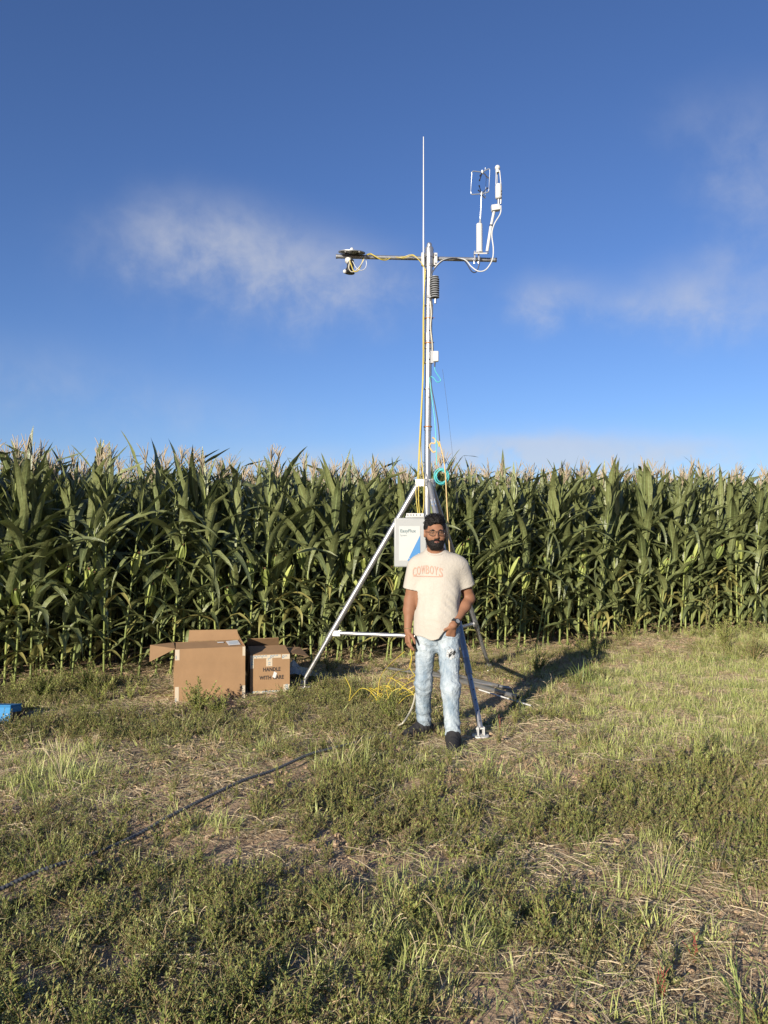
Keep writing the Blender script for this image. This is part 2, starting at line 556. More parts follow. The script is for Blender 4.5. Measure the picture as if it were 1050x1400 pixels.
def np_mesh(name, v, f, mats, smooth=True):
    """quads (n,4) or triangles (n,3) from arrays"""
    me = bpy.data.meshes.new(name)
    v = np.asarray(v, np.float32); f = np.asarray(f, np.int32)
    k = f.shape[1]
    me.vertices.add(len(v)); me.vertices.foreach_set('co', v.ravel())
    me.loops.add(f.size); me.loops.foreach_set('vertex_index', f.ravel())
    me.polygons.add(len(f)); me.polygons.foreach_set('loop_start', np.arange(0, f.size, k, dtype=np.int32))
    me.update(calc_edges=True)
    me.validate()
    me.polygons.foreach_set('use_smooth', np.full(len(me.polygons), smooth))
    for m in (mats if isinstance(mats, (list, tuple)) else [mats]): me.materials.append(m)
    me.update()
    return me


ground = placed('ground', np_mesh('ground', gv, gf, M_SOIL))
tag(ground, 'dry brown field soil under weeds and straw', kind='structure')


# ------------------------------------------------------------------ corn
class Strip:
    """leaf strips with uv, gathered into one mesh"""
    def __init__(self):
        self.v, self.f, self.uv, self.mi = [], [], [], []
        self.cur = 0

    def leaf(self, spine, width, side, fold, ncross=5, wave=0.0, ph=0.0):
        """spine: list of points; width: list of half widths; side: list of unit side vectors; fold: list of fold heights (fraction)"""
        b = len(self.v)
        n = len(spine)
        for i in range(n):
            t = (spine[min(i + 1, n - 1)] - spine[max(i - 1, 0)]).normalized()
            s = side[i]
            nn = s.cross(t).normalized()
            for k in range(ncross):
                q = k / (ncross - 1) * 2 - 1
                off = abs(q) * fold[i] * width[i]
                if wave and abs(q) > 0.9:
                    off += wave * math.sin(ph + i * 1.9 + (2.1 if q > 0 else 0)) * width[i]
                self.v.append(spine[i] + s * (q * width[i]) + nn * off)
        for i in range(n - 1):
            for k in range(ncross - 1):
                a0 = b + i * ncross + k
                self.f.append((a0, a0 + 1, a0 + ncross + 1, a0 + ncross))
                self.mi.append(self.cur)
                u0, u1 = k / (ncross - 1), (k + 1) / (ncross - 1)
                v0, v1 = i / (n - 1), (i + 1) / (n - 1)
                self.uv += [(u0, v0), (u1, v0), (u1, v1), (u0, v1)]

    def addmb(self, mb):
        b = len(self.v)
        self.v += mb.v
        for f in mb.f:
            self.f.append(tuple(i + b for i in f)); self.mi.append(self.cur)
            self.uv += [(0.2, 0.3)] * len(f)

    def mesh(self, name, mats):
        me = bpy.data.meshes.new(name)
        me.from_pydata([tuple(p) for p in self.v], [], self.f)
        l = me.uv_layers.new(name='uv')
        l.data.foreach_set('uv', np.array(self.uv, np.float32).ravel())
        mats = mats if isinstance(mats, (list, tuple)) else [mats]
        for m in mats: me.materials.append(m)
        me.polygons.foreach_set('material_index', self.mi)
        me.polygons.foreach_set('use_smooth', [True] * len(me.polygons))
        me.update()
        return me


def corn_leaf_mesh(rg, L, W, th0, bend, twist, nseg=11, ncross=5, mat=None, lateral=0.0):
    """leaf starts at the origin in the +x direction; th0 = angle from vertical at its base, bend = total further bending"""
    sp, wd, sd, fo = [], [], [], []
    p = Vector((0, 0, 0)); th = th0; ds = L / nseg
    kink = rg.random() < 0.3
    kpos = rg.uniform(0.35, 0.7)
    for i in range(nseg + 1):
        t = i / nseg
        sp.append(p.copy())
        if t < 0.12: ww = 0.45 + 0.55 * t / 0.12
        else: ww = math.cos((t - 0.12) / 0.88 * math.pi / 2) ** 0.65 * (0.55 + 0.45 * math.exp(-((t - 0.35) / 0.4) ** 2)) / 0.9
        wd.append(max(W * min(ww, 1.05), 0.0006))
        tw = twist * t * t
        d = Vector((math.sin(th), lateral * t, math.cos(th))).normalized()
        s0 = Vector((0, 1, 0)); s0 = (s0 - d * s0.dot(d)).normalized()
        up = d.cross(s0)
        sd.append((s0 * math.cos(tw) + up * math.sin(tw)).normalized())
        fo.append(-(0.50 * (1 - t) ** 1.5 + 0.08))
        p = p + d * ds
        dth = bend / nseg * (0.5 + 1.0 * t)
        if kink and abs(t - kpos) < 0.5 / nseg: dth += R(rg.uniform(25, 55))
        th += dth
    s = Strip()
    s.leaf(sp, wd, sd, fo, ncross, wave=rg.uniform(0.1, 0.3), ph=rg.uniform(0, 6))
    return s.mesh('corn_leaf', mat or M_CORN)


cr = random.Random(11)
M_CORN_YEL = leafmat('yellowing_corn_leaf', (0.20, 0.20, 0.06), (0.34, 0.30, 0.10), trans=0.2, rough=0.5, midrib=(0.32, 0.32, 0.14))
LEAF = {'low': [], 'mid': [], 'high': [], 'flag': [], 'dry': []}
for k in range(8):
    LEAF['low'].append(corn_leaf_mesh(cr, cr.uniform(.68, .92), cr.uniform(.040, .051), R(cr.uniform(22, 55)), R(cr.uniform(60, 145)), R(cr.uniform(-70, 70)), lateral=cr.uniform(-.3, .3)))
for k in range(2):
    LEAF['low'].append(corn_leaf_mesh(cr, cr.uniform(.5, .75), cr.uniform(.028, .04), R(cr.uniform(35, 60)), R(cr.uniform(80, 150)), R(cr.uniform(-150, 150)), mat=M_CORN_YEL))
for k in range(10):
    LEAF['mid'].append(corn_leaf_mesh(cr, cr.uniform(.74, .96), cr.uniform(.040, .052), R(cr.uniform(12, 48)), R(cr.uniform(15, 115)), R(cr.uniform(-90, 90)), lateral=cr.uniform(-.3, .3)))
for k in range(10):
    LEAF['high'].append(corn_leaf_mesh(cr, cr.uniform(.55, .78), cr.uniform(.035, .046), R(cr.uniform(6, 26)), R(cr.uniform(-5, 42)), R(cr.uniform(-80, 80)), lateral=cr.uniform(-.15, .3)))
for k in range(5):
    LEAF['flag'].append(corn_leaf_mesh(cr, cr.uniform(.22, .33), cr.uniform(.015, .021), R(cr.uniform(12, 40)), R(cr.uniform(0, 60)), R(cr.uniform(-60, 60)), nseg=9))
for k in range(3):
    LEAF['dry'].append(corn_leaf_mesh(cr, cr.uniform(.22, .36), cr.uniform(.010, .018), R(cr.uniform(50, 75)), R(cr.uniform(80, 110)), R(cr.uniform(-200, 200)), nseg=9, ncross=3, mat=M_CORN_DRY))


def stalk_mesh(rg, hgt):
    s = Strip(); mb = MB()
    pts, rs = [], []
    z = 0.0; node = 0
    lx, ly = rg.uniform(-.012, .012), rg.uniform(-.012, .012)
    while z < hgt:
        q = z / hgt
        r = 0.0125 * (1 - q) + 0.0045 * q
        c = lambda zz: Vector((lx * math.sin(zz * 3), ly * math.sin(zz * 2.3), zz))
        pts += [c(z), c(z + .008), c(z + .02)]
        rs += [r, r * 1.22, r]
        z += 0.13 + 0.05 * q; node += 1
    pts.append(Vector((0, 0, hgt))); rs.append(0.0035)
    mb.tube(pts, rs, 7)
    for k in range(6):
        a_ = k * 1.05 + rg.random()
        mb.tube([(0.008 * math.cos(a_), .008 * math.sin(a_), .07), (.03 * math.cos(a_), .03 * math.sin(a_), .035), (.045 * math.cos(a_), .045 * math.sin(a_), -.03)], .0035, 4)
    s.addmb(mb)
    return s.mesh('corn_stalk', M_STALK)


def tassel_mesh(rg):
    s = Strip(); mb = MB()
    mb.tube([(0, 0, 0), (.002, 0, .15), (.006, .003, .33)], [.0046, .0050, .0026], 4)
    for k in range(rg.randint(6, 10)):
        a_ = rg.uniform(0, 6.28); z0 = rg.uniform(.06, .20); L = rg.uniform(.12, .20); sp = rg.uniform(.25, .6)
        pts = []
        for i in range(5):
            t = i / 4
            out = L * sp * (t + .35 * t * t) * .75
            pts.append(Vector((math.cos(a_) * out, math.sin(a_) * out, z0 + L * t * (1 - .22 * t * sp))))
        mb.tube(pts, [.003, .0046, .0046, .004, .002], 4)
    s.addmb(mb)
    return s.mesh('corn_tassel', M_TASSEL)


def ear_mesh(rg):
    s = Strip(); mb = MB()
    L = rg.uniform(.21, .27); r0 = rg.uniform(.023, .029)
    mb.lathe([(.009, 0), (.012, .02), (r0 * .75, .05), (r0, .10), (r0 * .98, L * .6), (r0 * .7, L * .85), (r0 * .25, L)], n=9)
    s.addmb(mb)
    for k in range(4):
        a_ = k * 1.57 + rg.uniform(-.3, .3)
        sp, wd, sd = [], [], []
        for i in range(6):
            t = i / 5
            rr = r0 * (0.55 + .75 * math.sin(min(t * 1.3, 1) * math.pi * .62)) * (1 - .5 * t ** 4) + .004
            if k == 0: rr += .03 * t ** 3
            sp.append(Vector((math.cos(a_) * rr, math.sin(a_) * rr, .015 + L * (1.0 + .12 * (k % 2)) * t)))
            wd.append(.024 * math.sin(math.pi * (.15 + .8 * t)) + .001)
            sd.append(Vector((-math.sin(a_), math.cos(a_), 0)))
        s.leaf(sp, wd, sd, [.35] * 6, 3)
    return s.mesh('corn_ear', M_HUSK), L


def silk_mesh(rg, L):
    mb = MB()
    for k in range(7):
        a_ = rg.uniform(0, 6.28)
        mb.tube([(0, 0, L - .012), (.008 * math.cos(a_), .008 * math.sin(a_), L + .015), (.018 * math.cos(a_), .018 * math.sin(a_), L + rg.uniform(.01, .03))], .0022, 3)
    return mb.mesh('corn_silk', M_SILK)


STALKS = [(stalk_mesh(cr, hh), hh) for hh in (2.26, 2.30, 2.34, 2.38)]
TASSELS = [tassel_mesh(cr) for _ in range(6)]
EARS = []
for _ in range(3):
    em, eL = ear_mesh(cr)
    EARS.append((em, silk_mesh(cr, eL)))


def corn_recipe(rg, ears=True):
    """list of (part name, mesh, matrix[, sub list]) for one plant"""
    sm, hgt = rg.choice(STALKS)
    out = [('stalk', sm, Matrix())]
    base = rg.gauss(0.35, .75)
    nleaf = rg.randint(17, 20)
    z0 = rg.uniform(.14, .24)
    for i in range(nleaf):
        q = i / (nleaf - 1)
        z = z0 + (hgt - .12 - z0) * (q ** .85)
        kind = 'low' if q < .28 else ('mid' if q < .62 else ('high' if q < .9 else 'flag'))
        azm = base + (math.pi if i % 2 else 0) + rg.gauss(0, .60)
        sc = rg.uniform(.9, 1.12)
        mt = Matrix.Translation((0, 0, z)) @ Euler((0, rg.gauss(0, .08), azm)).to_matrix().to_4x4() @ Matrix.Diagonal((sc, sc, sc, 1))
        out.append(('leaf', rg.choice(LEAF[kind]), mt))
    for k in range(rg.randint(1, 2)):
        mt = Matrix.Translation((0, 0, rg.uniform(.06, .16))) @ Euler((0, 0, rg.uniform(0, 6.28))).to_matrix().to_4x4()
        out.append(('dry_leaf', rg.choice(LEAF['dry']), mt))
    tm = Matrix.Translation((0, 0, hgt - .08)) @ Euler((rg.gauss(0, .1), rg.gauss(.1, .12), rg.uniform(0, 6.28))).to_matrix().to_4x4()
    out.append(('tassel', rg.choice(TASSELS), tm))
    if ears and rg.random() < .6:
        em, slk = rg.choice(EARS)
        azm = -math.pi / 2 + rg.gauss(0, .9)
        mt = Matrix.Translation((0.012 * math.cos(azm), .012 * math.sin(azm), rg.uniform(.78, 1.28))) @ Euler((0, 0, azm)).to_matrix().to_4x4() @ Euler((0, rg.uniform(.1, .75), rg.uniform(-.3, .3))).to_matrix().to_4x4()
        out.append(('ear', em, mt, slk))
    return out


def joined(name, items, mats):
    """one mesh out of (mesh, matrix) pairs, materials kept"""
    vs, fs, uvs, mis = [], [], [], []
    off = 0
    for me, mt in items:
        n = len(me.vertices)
        co = np.empty(n * 3, np.float32); me.vertices.foreach_get('co', co)
        M = np.array(mt)
        vs.append(co.reshape(-1, 3) @ M[:3, :3].T + M[:3, 3])
        lp = np.empty(len(me.loops), np.int32); me.loops.foreach_get('vertex_index', lp)
        st = np.empty(len(me.polygons), np.int32); me.polygons.foreach_get('loop_start', st)
        tt = np.empty(len(me.polygons), np.int32); me.polygons.foreach_get('loop_total', tt)
        fs.append((lp + off, st, tt))
        if me.uv_layers:
            uv = np.empty(len(me.loops) * 2, np.float32); me.uv_layers[0].data.foreach_get('uv', uv)
        else:
            uv = np.full(len(me.loops) * 2, .3, np.float32)
        uvs.append(uv)
        mi = np.empty(len(me.polygons), np.int32); me.polygons.foreach_get('material_index', mi)
        lut = np.array([mats.index(m) for m in me.materials], np.int32)
        mis.append(lut[mi])
        off += n
    me = bpy.data.meshes.new(name)
    V = np.concatenate(vs).astype(np.float32)
    me.vertices.add(len(V)); me.vertices.foreach_set('co', V.ravel())
    LP = np.concatenate([f[0] for f in fs])
    me.loops.add(len(LP)); me.loops.foreach_set('vertex_index', LP)
    TT = np.concatenate([f[2] for f in fs])
    ST = np.concatenate([[0], np.cumsum(TT)[:-1]]).astype(np.int32)
    me.polygons.add(len(TT)); me.polygons.foreach_set('loop_start', ST)
    for m in mats: me.materials.append(m)
    me.polygons.foreach_set('material_index', np.concatenate(mis))
    l = me.uv_layers.new(name='uv'); l.data.foreach_set('uv', np.concatenate(uvs))
    me.update(calc_edges=True)
    me.polygons.foreach_set('use_smooth', np.ones(len(TT), bool))
    return me


def instancer(name, protos, pts, rots, scls, idx, label):
    """one object whose points carry copies of the given meshes"""
    pc = bpy.data.collections.new(name + '_kinds')
    for i, me in enumerate(protos):
        pc.objects.link(bpy.data.objects.new('%s_kind_%03d' % (name, i), me))
    me = bpy.data.meshes.new(name)
    n = len(pts)
    me.vertices.add(n); me.vertices.foreach_set('co', np.asarray(pts, np.float32).ravel())
    at_ = me.attributes.new('rot', 'FLOAT_VECTOR', 'POINT'); at_.data.foreach_set('vector', np.asarray(rots, np.float32).ravel())
    at_ = me.attributes.new('scl', 'FLOAT', 'POINT'); at_.data.foreach_set('value', np.asarray(scls, np.float32))
    at_ = me.attributes.new('idx', 'INT', 'POINT'); at_.data.foreach_set('value', np.asarray(idx, np.int32))
    o = placed(name, me)
    ng = bpy.data.node_groups.new(name, 'GeometryNodeTree')
    ng.interface.new_socket('Geometry', in_out='INPUT', socket_type='NodeSocketGeometry')
    ng.interface.new_socket('Geometry', in_out='OUTPUT', socket_type='NodeSocketGeometry')
    N, L = ng.nodes, ng.links
    gi, go = N.new('NodeGroupInput'), N.new('NodeGroupOutput')
    ci = N.new('GeometryNodeCollectionInfo'); ci.inputs[0].default_value = pc
    ci.inputs['Separate Children'].default_value = True
    ci.inputs['Reset Children'].default_value = True
    ip = N.new('GeometryNodeInstanceOnPoints'); ip.inputs['Pick Instance'].default_value = True

    def na(nm, typ):
        q = N.new('GeometryNodeInputNamedAttribute'); q.data_type = typ; q.inputs[0].default_value = nm
        return q.outputs[0]
    e2r = N.new('FunctionNodeEulerToRotation')
    L.new(na('rot', 'FLOAT_VECTOR'), e2r.inputs[0])
    L.new(gi.outputs[0], ip.inputs['Points'])
    L.new(ci.outputs[0], ip.inputs['Instance'])
    L.new(na('idx', 'INT'), ip.inputs['Instance Index'])
    L.new(e2r.outputs[0], ip.inputs['Rotation'])
    L.new(na('scl', 'FLOAT'), ip.inputs['Scale'])
    L.new(ip.outputs[0], go.inputs[0])
    md = o.modifiers.new('scatter', 'NODES'); md.node_group = ng
    tag(o, label, kind='stuff')
    return o


CORNMATS = [M_CORN, M_CORN_DRY, M_CORN_YEL, M_STALK, M_TASSEL, M_HUSK, M_SILK]
FOLIAGE, WHOLE = [], []
for k in range(10):
    rc = corn_recipe(cr, ears=False)
    st = [q for q in rc if q[0] == 'stalk'][0]
    lv = joined('corn_foliage', [(q[1], q[2]) for q in rc if 'leaf' in q[0]], CORNMATS)
    ts = [q for q in rc if q[0] == 'tassel'][0]
    FOLIAGE.append((st, lv, ts))
    WHOLE.append(joined('whole_corn_plant', [(q[1], q[2]) for q in rc], CORNMATS))


def px_of(p):
    d = Vector(p) - Vector((0, 0, CAM_H))
    f = d.y * math.cos(PITCH) + d.z * math.sin(PITCH)
    if f < .1: return None
    return CXP + FPX * d.x / f


FRONT_ZONES = [(-60, 95, 'near the left picture edge'), (95, 215, 'just left of the large open cardboard box'), (215, 335, 'behind the large open cardboard box'),
               (335, 420, 'behind the HANDLE WITH CARE box'), (420, 540, 'behind the left tripod leg'),
               (540, 655, 'behind the standing man'), (655, 765, 'behind the far tripod foot'), (765, 905, 'above the man\'s shadow'),
               (905, 1110, 'behind the right-hand grass bank')]
ORD = ['first', 'second', 'third', 'fourth', 'fifth', 'sixth', 'seventh', 'eighth', 'ninth', 'tenth', 'eleventh', 'twelfth', 'thirteenth', 'fourteenth', 'fifteenth', 'sixteenth', 'seventeenth', 'eighteenth', 'nineteenth', 'twentieth']
zone_count = {}
ROWNAME = ['front', 'second', 'third', 'fourth']
far_p, far_r, far_s, far_i = [], [], [], []
n_corn = 0
for row in range(13):
    lo, hi = (-7.5 - row * .4, 12.0 + row * .5)
    s_ = lo
    while s_ < hi:
        s_ += rnd.uniform(.09, .20)
        p = ROW_O + ROW_U * s_ + ROW_N * (row * .76 + rnd.gauss(0, .05))
        p.z = gz(p.x, p.y) - .01
        px = px_of(p)
        rz = rnd.gauss(0, .35)
        lean = (rnd.gauss(0, .04), rnd.gauss(.035, .055))
        sc = rnd.uniform(.965, 1.03) * (1 + .0045 * max(s_, 0.0))
        inview = px is not None and -25 < px < 1075
        if row < 4 and inview and n_corn < 300:
            n_corn += 1
            root = empty('corn_plant', p)
            root.rotation_euler = (lean[0], lean[1], rz)
            root.scale = (sc, sc, sc)
            root['category'] = 'corn plant'
            root['group'] = 'corn plants of the %s row' % ROWNAME[row]
            if row == 0:
                z = next((i for i, q in enumerate(FRONT_ZONES) if q[0] <= px < q[1]), 0)
                zone_count[z] = zone_count.get(z, 0) + 1
                root['label'] = '%s front-row corn plant from left among those %s' % (ORD[min(zone_count[z] - 1, 19)], FRONT_ZONES[z][2])
            else:
                root['label'] = 'tall green corn plant with tan tassel in the %s row behind the field edge' % ROWNAME[row]
            if row < 2:
                for q in corn_recipe(rnd, ears=True):
                    part = placed(q[0], q[1], root, q[2])
                    if len(q) > 3:
                        placed('silk', q[3], part)
            else:
                st, lv, ts = rnd.choice(FOLIAGE)
                placed('stalk', st[1], root, st[2])
                fo_ = placed('foliage', lv, root)
                fo_['kind'] = 'stuff'
                placed('tassel', ts[1], root, ts[2])
        else:
            far_p.append(tuple(p)); far_r.append((lean[0], lean[1], rz)); far_s.append(sc); far_i.append(rnd.randrange(len(WHOLE)))
instancer('corn_field', WHOLE, far_p, far_r, far_s, far_i, 'dense green corn standing row behind row beyond the front rows')


# ------------------------------------------------------------------ ground cover
def blade(s, rg, base, az_, L, W, th0, bend, nseg=4, ncross=2):
    sp, wd, sd = [], [], []
    p = Vector(base); th = th0
    dx, dy = math.cos(az_), math.sin(az_)
    for i in range(nseg + 1):
        t = i / nseg
        sp.append(p.copy()); wd.append(W * (1 - t ** 2.2) * (.7 + .3 * min(1, t * 4)) + .0003)
        sd.append(Vector((-dy, dx, 0)))
        p = p + Vector((dx * math.sin(th), dy * math.sin(th), math.cos(th))) * (L / nseg)
        th += bend / nseg
    s.leaf(sp, wd, sd, [0.25] * (nseg + 1) if ncross > 2 else [0] * (nseg + 1), ncross)


def grass_tuft_mesh(rg, n, L, W, spread, mat, rad=.03, heads=0, flop=1.0):
    s = Strip()
    for k in range(n):
        a_ = rg.uniform(0, 6.28); rr = rad * math.sqrt(rg.random())
        blade(s, rg, (math.cos(a_) * rr, math.sin(a_) * rr, -.01), a_ + rg.gauss(0, .7), L * rg.uniform(.45, 1.1), W * rg.uniform(.7, 1.2), abs(rg.gauss(0, spread)), rg.uniform(.2, 1.7) * flop)
    mats = [mat]
    if heads:
        s.cur = 1; mats = [mat, M_STRAW]
        for k in range(heads):
            a_ = rg.uniform(0, 6.28)
            mb = MB(); top = Vector((math.cos(a_) * L * .5, math.sin(a_) * L * .5, L * rg.uniform(.8, 1.15)))
            mb.tube(crom([(0, 0, 0), top * .45 + Vector((0, 0, .03)), top * .85 + Vector((0, 0, .01)), top * 1.1 - Vector((0, 0, .015))], 3), [.0009] * 6 + [.0018] * 3 + [.0006], 4)
            s.addmb(mb)
    return s.mesh('grass_tuft', mats)


def small_leaf(s, p, d, up, L, W):
    """folded lance leaf: 2 x 3 quads"""
    d = d.normalized(); side = d.cross(up)
    if side.length < 1e-3: side = Vector((1, 0, 0))
    side.normalize(); nn = side.cross(d)
    sp = [p, p + d * L * .33 + nn * L * .05, p + d * L * .7 + nn * L * .03, p + d * L - nn * L * .08]
    s.leaf(sp, [W * .25, W * .95, W * .75, W * .06], [side] * 4, [-.35] * 4, 3)


def weed_mesh(rg, h, nst, lpn, LL, LW, mats, spread=.5, tipdense=True):
    s = Strip()
    for k in range(nst):
        a_ = rg.uniform(0, 6.28); sp_ = rg.uniform(.15, 1.0) * spread
        hh = h * rg.uniform(.55, 1.1)
        pts = []
        for i in range(5):
            t = i / 4
            o_ = hh * sp_ * (t + .4 * t * t)
            pts.append(Vector((math.cos(a_) * o_ + rg.gauss(0, .004), math.sin(a_) * o_ + rg.gauss(0, .004), hh * t * (1 - .25 * sp_) - .01)))
        mb = MB(); mb.tube(pts, [.0024, .0022, .0018, .0014, .001], 3, caps=False)
        s.cur = 1; s.addmb(mb); s.cur = 0
        for j in range(lpn):
            t = (rg.random() ** (.75 if tipdense else 1.0)) * .95 + .05
            i = min(int(t * 4), 3); f = t * 4 - i
            p = pts[i].lerp(pts[i + 1], f)
            aa = rg.uniform(0, 6.28); elv = rg.uniform(-.1, .9) + .4 * t
            d = Vector((math.cos(aa) * math.cos(elv), math.sin(aa) * math.cos(elv), math.sin(elv)))
            sz = rg.uniform(.6, 1.15) * (1.1 - .55 * t)
            small_leaf(s, p, d, Vector((0, 0, 1)), LL * sz, LW * sz)
    return s.mesh('weed', mats)


def litter_mesh(rg, n, L, mats, rad=.16, lift=.012):
    s = Strip()
    for k in range(n):
        s.cur = rg.choice(range(len(mats)))
        a_ = rg.uniform(0, 6.28); rr = rad * math.sqrt(rg.random()); b_ = rg.gauss(0.3, .9)
        l = L * rg.uniform(.15, .8); ww = rg.uniform(.0008, .0019)
        c = Vector((math.cos(a_) * rr, math.sin(a_) * rr, rg.uniform(.002, lift)))
        d = Vector((math.cos(b_), math.sin(b_), rg.gauss(0, .12)))
        sd = Vector((-math.sin(b_), math.cos(b_), rg.gauss(0, .4))).normalized()
        bow = Vector((0, 0, rg.uniform(0, .012)))
        s.leaf([c - d * l / 2, c + bow, c + d * l / 2], [ww, ww * 1.1, ww * .5], [sd] * 3, [.4] * 3, 3)
    return s.mesh('litter', mats)


def clod_mesh(rg, n, rad, size):
    mb = MB()
    for k in range(n):
        a_ = rg.uniform(0, 6.28); rr = rad * math.sqrt(rg.random()); r = size * rg.uniform(.3, 1) ** 1.5
        b = len(mb.v)
        mb.ball((math.cos(a_) * rr, math.sin(a_) * rr, r * .25), r, 6, (rg.uniform(.8, 1.3), rg.uniform(.8, 1.3), rg.uniform(.5, .8)))
        for i in range(b, len(mb.v)): mb.v[i] += Vector((rg.gauss(0, r * .12), rg.gauss(0, r * .12), rg.gauss(0, r * .1)))
    return mb.mesh('clod', M_SOIL, 0)


gr = random.Random(5)
WEEDS = [weed_mesh(gr, gr.uniform(.06, .12), gr.randint(6, 10), gr.randint(12, 17), gr.uniform(.014, .022), gr.uniform(.0030, .0048), [M_WEED, M_WEEDSTEM], .9) for _ in range(7)]
WEEDS += [weed_mesh(gr, gr.uniform(.10, .17), gr.randint(3, 5), gr.randint(24, 32), gr.uniform(.018, .028), gr.uniform(.0032, .005), [M_WEED, M_WEEDSTEM], .5) for _ in range(4)]
WEEDS += [weed_mesh(gr, gr.uniform(.06, .11), gr.randint(4, 6), gr.randint(12, 16), gr.uniform(.015, .024), gr.uniform(.003, .0046), [M_WEED2, M_WEEDSTEM], .6) for _ in range(4)]
WEEDS += [weed_mesh(gr, gr.uniform(.07, .12), gr.randint(3, 4), gr.randint(8, 12), gr.uniform(.018, .028), gr.uniform(.004, .006), [M_WEED2, M_WEEDSTEM], .5) for _ in range(2)]
GRASSES = [grass_tuft_mesh(gr, gr.randint(30, 44), gr.uniform(.09, .17), gr.uniform(.0018, .0028), .95, M_GRASS, rad=.07, heads=1) for _ in range(5)]
GRASSES += [grass_tuft_mesh(gr, gr.randint(20, 30), gr.uniform(.09, .14), gr.uniform(.0014, .0021), .7, M_GRASSG, rad=.06) for _ in range(2)]
GRASSES += [grass_tuft_mesh(gr, gr.randint(14, 22), gr.uniform(.06, .12), gr.uniform(.0009, .0014), .75, M_STRAW, rad=.06) for _ in range(3)]
LITTER = [litter_mesh(gr, 46, .14, [M_STRAW, M_STRAW, M_TWIG]) for _ in range(6)] + [clod_mesh(gr, 14, .14, .016) for _ in range(3)]
LITTER += [litter_mesh(gr, 30, .24, [M_GRASS, M_STRAW], lift=.03) for _ in range(4)]
DEAD = []
for _ in range(4):
    DEAD.append(weed_mesh(gr, gr.uniform(.06, .11), gr.randint(4, 6), gr.randint(3, 5), .016, .0028, [M_TWIG, M_TWIG], .5))

# patches: photo pixel centre, pixel half sizes, weight; laid out once on the ground plane
BARE = [(205, 958, 62, 22, 1.0), (290, 1066, 130, 30, 1.0), (170, 1100, 80, 20, .7), (700, 1012, 85, 24, 1.0), (790, 995, 70, 16, .8), (690, 1035, 70, 14, .6), (880, 1022, 70, 12, .45),
        (650, 1175, 70, 22, .6), (770, 1195, 60, 26, .8), (985, 1325, 75, 45, 1.0), (870, 1350, 40, 30, .55), (420, 1325, 60, 24, .55), (910, 888, 50, 10, .9), (540, 1040, 60, 14, .45),
        (425, 1012, 50, 12, .4), (700, 893, 70, 10, .8), (550, 905, 80, 12, .8), (450, 1210, 60, 25, .45), (330, 965, 40, 12, .8), (230, 1290, 30, 14, .4), (980, 1250, 40, 20, .4), (560, 1290, 30, 16, .4), (720, 1365, 60, 22, .5),
        (740, 925, 70, 16, .4), (400, 935, 60, 14, .6)]
GRASSP = [(950, 945, 160, 48, 1.6), (1030, 880, 70, 30, 1.4), (90, 1058, 80, 32, 1.0), (625, 1265, 110, 75, .9), (490, 1050, 80, 24, .8), (900, 1200, 90, 60, .6), (1020, 1390, 70, 30, .8), (250, 1120, 110, 25, .5), (760, 1070, 120, 50, .4), (560, 1330, 140, 60, .5), (850, 1010, 100, 26, .6)]
WEEDP = [(90, 945, 130, 28, 1.2), (550, 1120, 200, 45, .9), (110, 1330, 200, 90, 1.1), (950, 1075, 170, 45, .9), (300, 1240, 170, 70, .9), (740, 905, 80, 18, .6), (1020, 1190, 80, 60, .9), (250, 1000, 160, 16, 1.0), (470, 960, 80, 26, .8), (800, 1280, 90, 50, .7), (560, 985, 90, 20, .5)]


def patch_sum(patches, X, Y):
    tot = np.zeros_like(X)
    for px, py, rx, ry, wt in patches:
        c = gnd(px, py)
        sx = rx * c.y / FPX
        sy = ry * c.y * c.y / (FPX * CAM_H)
        xx = (X - c.x * Y / c.y)
        tot += wt * np.exp(-(xx / sx) ** 2 - ((Y - c.y) / sy) ** 2)
    return tot


npr = np.random.default_rng(3)


def cornline(X):
    return 9.72 + .44 * X


# nothing grows through the boxes, the case or under the conduit's bare stretches: (pixel from, pixel to, half width in m, back offset in m)
CLEAR = [((239, 961), (335, 955), .25, .24), ((342, 952), (396, 949), .25, .24), ((-40, 993), (14, 993), .12, .12),
         ((240, 1126), (330, 1083), .055, 0), ((330, 1083), (418, 1046), .055, 0), ((-10, 1232), (78, 1199), .07, -.02), ((150, 1168), (240, 1126), .05, -.01), ((418, 1046), (455, 1032), .05, 0), ((590, 928), (712, 964), .14, -.08), ((600, 926), (694, 952), .08, -.03), ((570, 1001), (618, 1024), .07, 0)]


def cleared(X, Y):
    out = np.zeros(X.shape, bool)
    for (p0, p1, hw, back) in CLEAR:
        a_, b_ = gnd(*p0), gnd(*p1)
        ax_, ay_, bx_, by_ = a_.x, a_.y + back, b_.x, b_.y + back
        dx, dy = bx_ - ax_, by_ - ay_
        t = np.clip(((X - ax_) * dx + (Y - ay_) * dy) / (dx * dx + dy * dy), 0, 1)
        out |= np.hypot(X - ax_ - t * dx, Y - ay_ - t * dy) < hw
    return out


def scatter(n, dens_fn, corn_gap=.15, clear=True):
    X = npr.uniform(-7.5, 9.5, n); Y = npr.uniform(1.5, 14.5, n)
    keep = (Y < cornline(X) - corn_gap) & (np.abs(X) < .62 * Y + 1.2)
    X, Y = X[keep], Y[keep]
    d = dens_fn(X, Y)
    if clear: d = np.where(cleared(X, Y), 0, d)
    k = npr.random(len(X)) < d
    X, Y = X[k], Y[k]
    return X, Y, ground_z(X, Y)


def fbm(X, Y, s, seed):
    return .6 * vnoise(X * s, Y * s, seed) + .3 * vnoise(X * s * 2.3, Y * s * 2.3, seed + 1) + .2 * vnoise(X * s * 5, Y * s * 5, seed + 2)


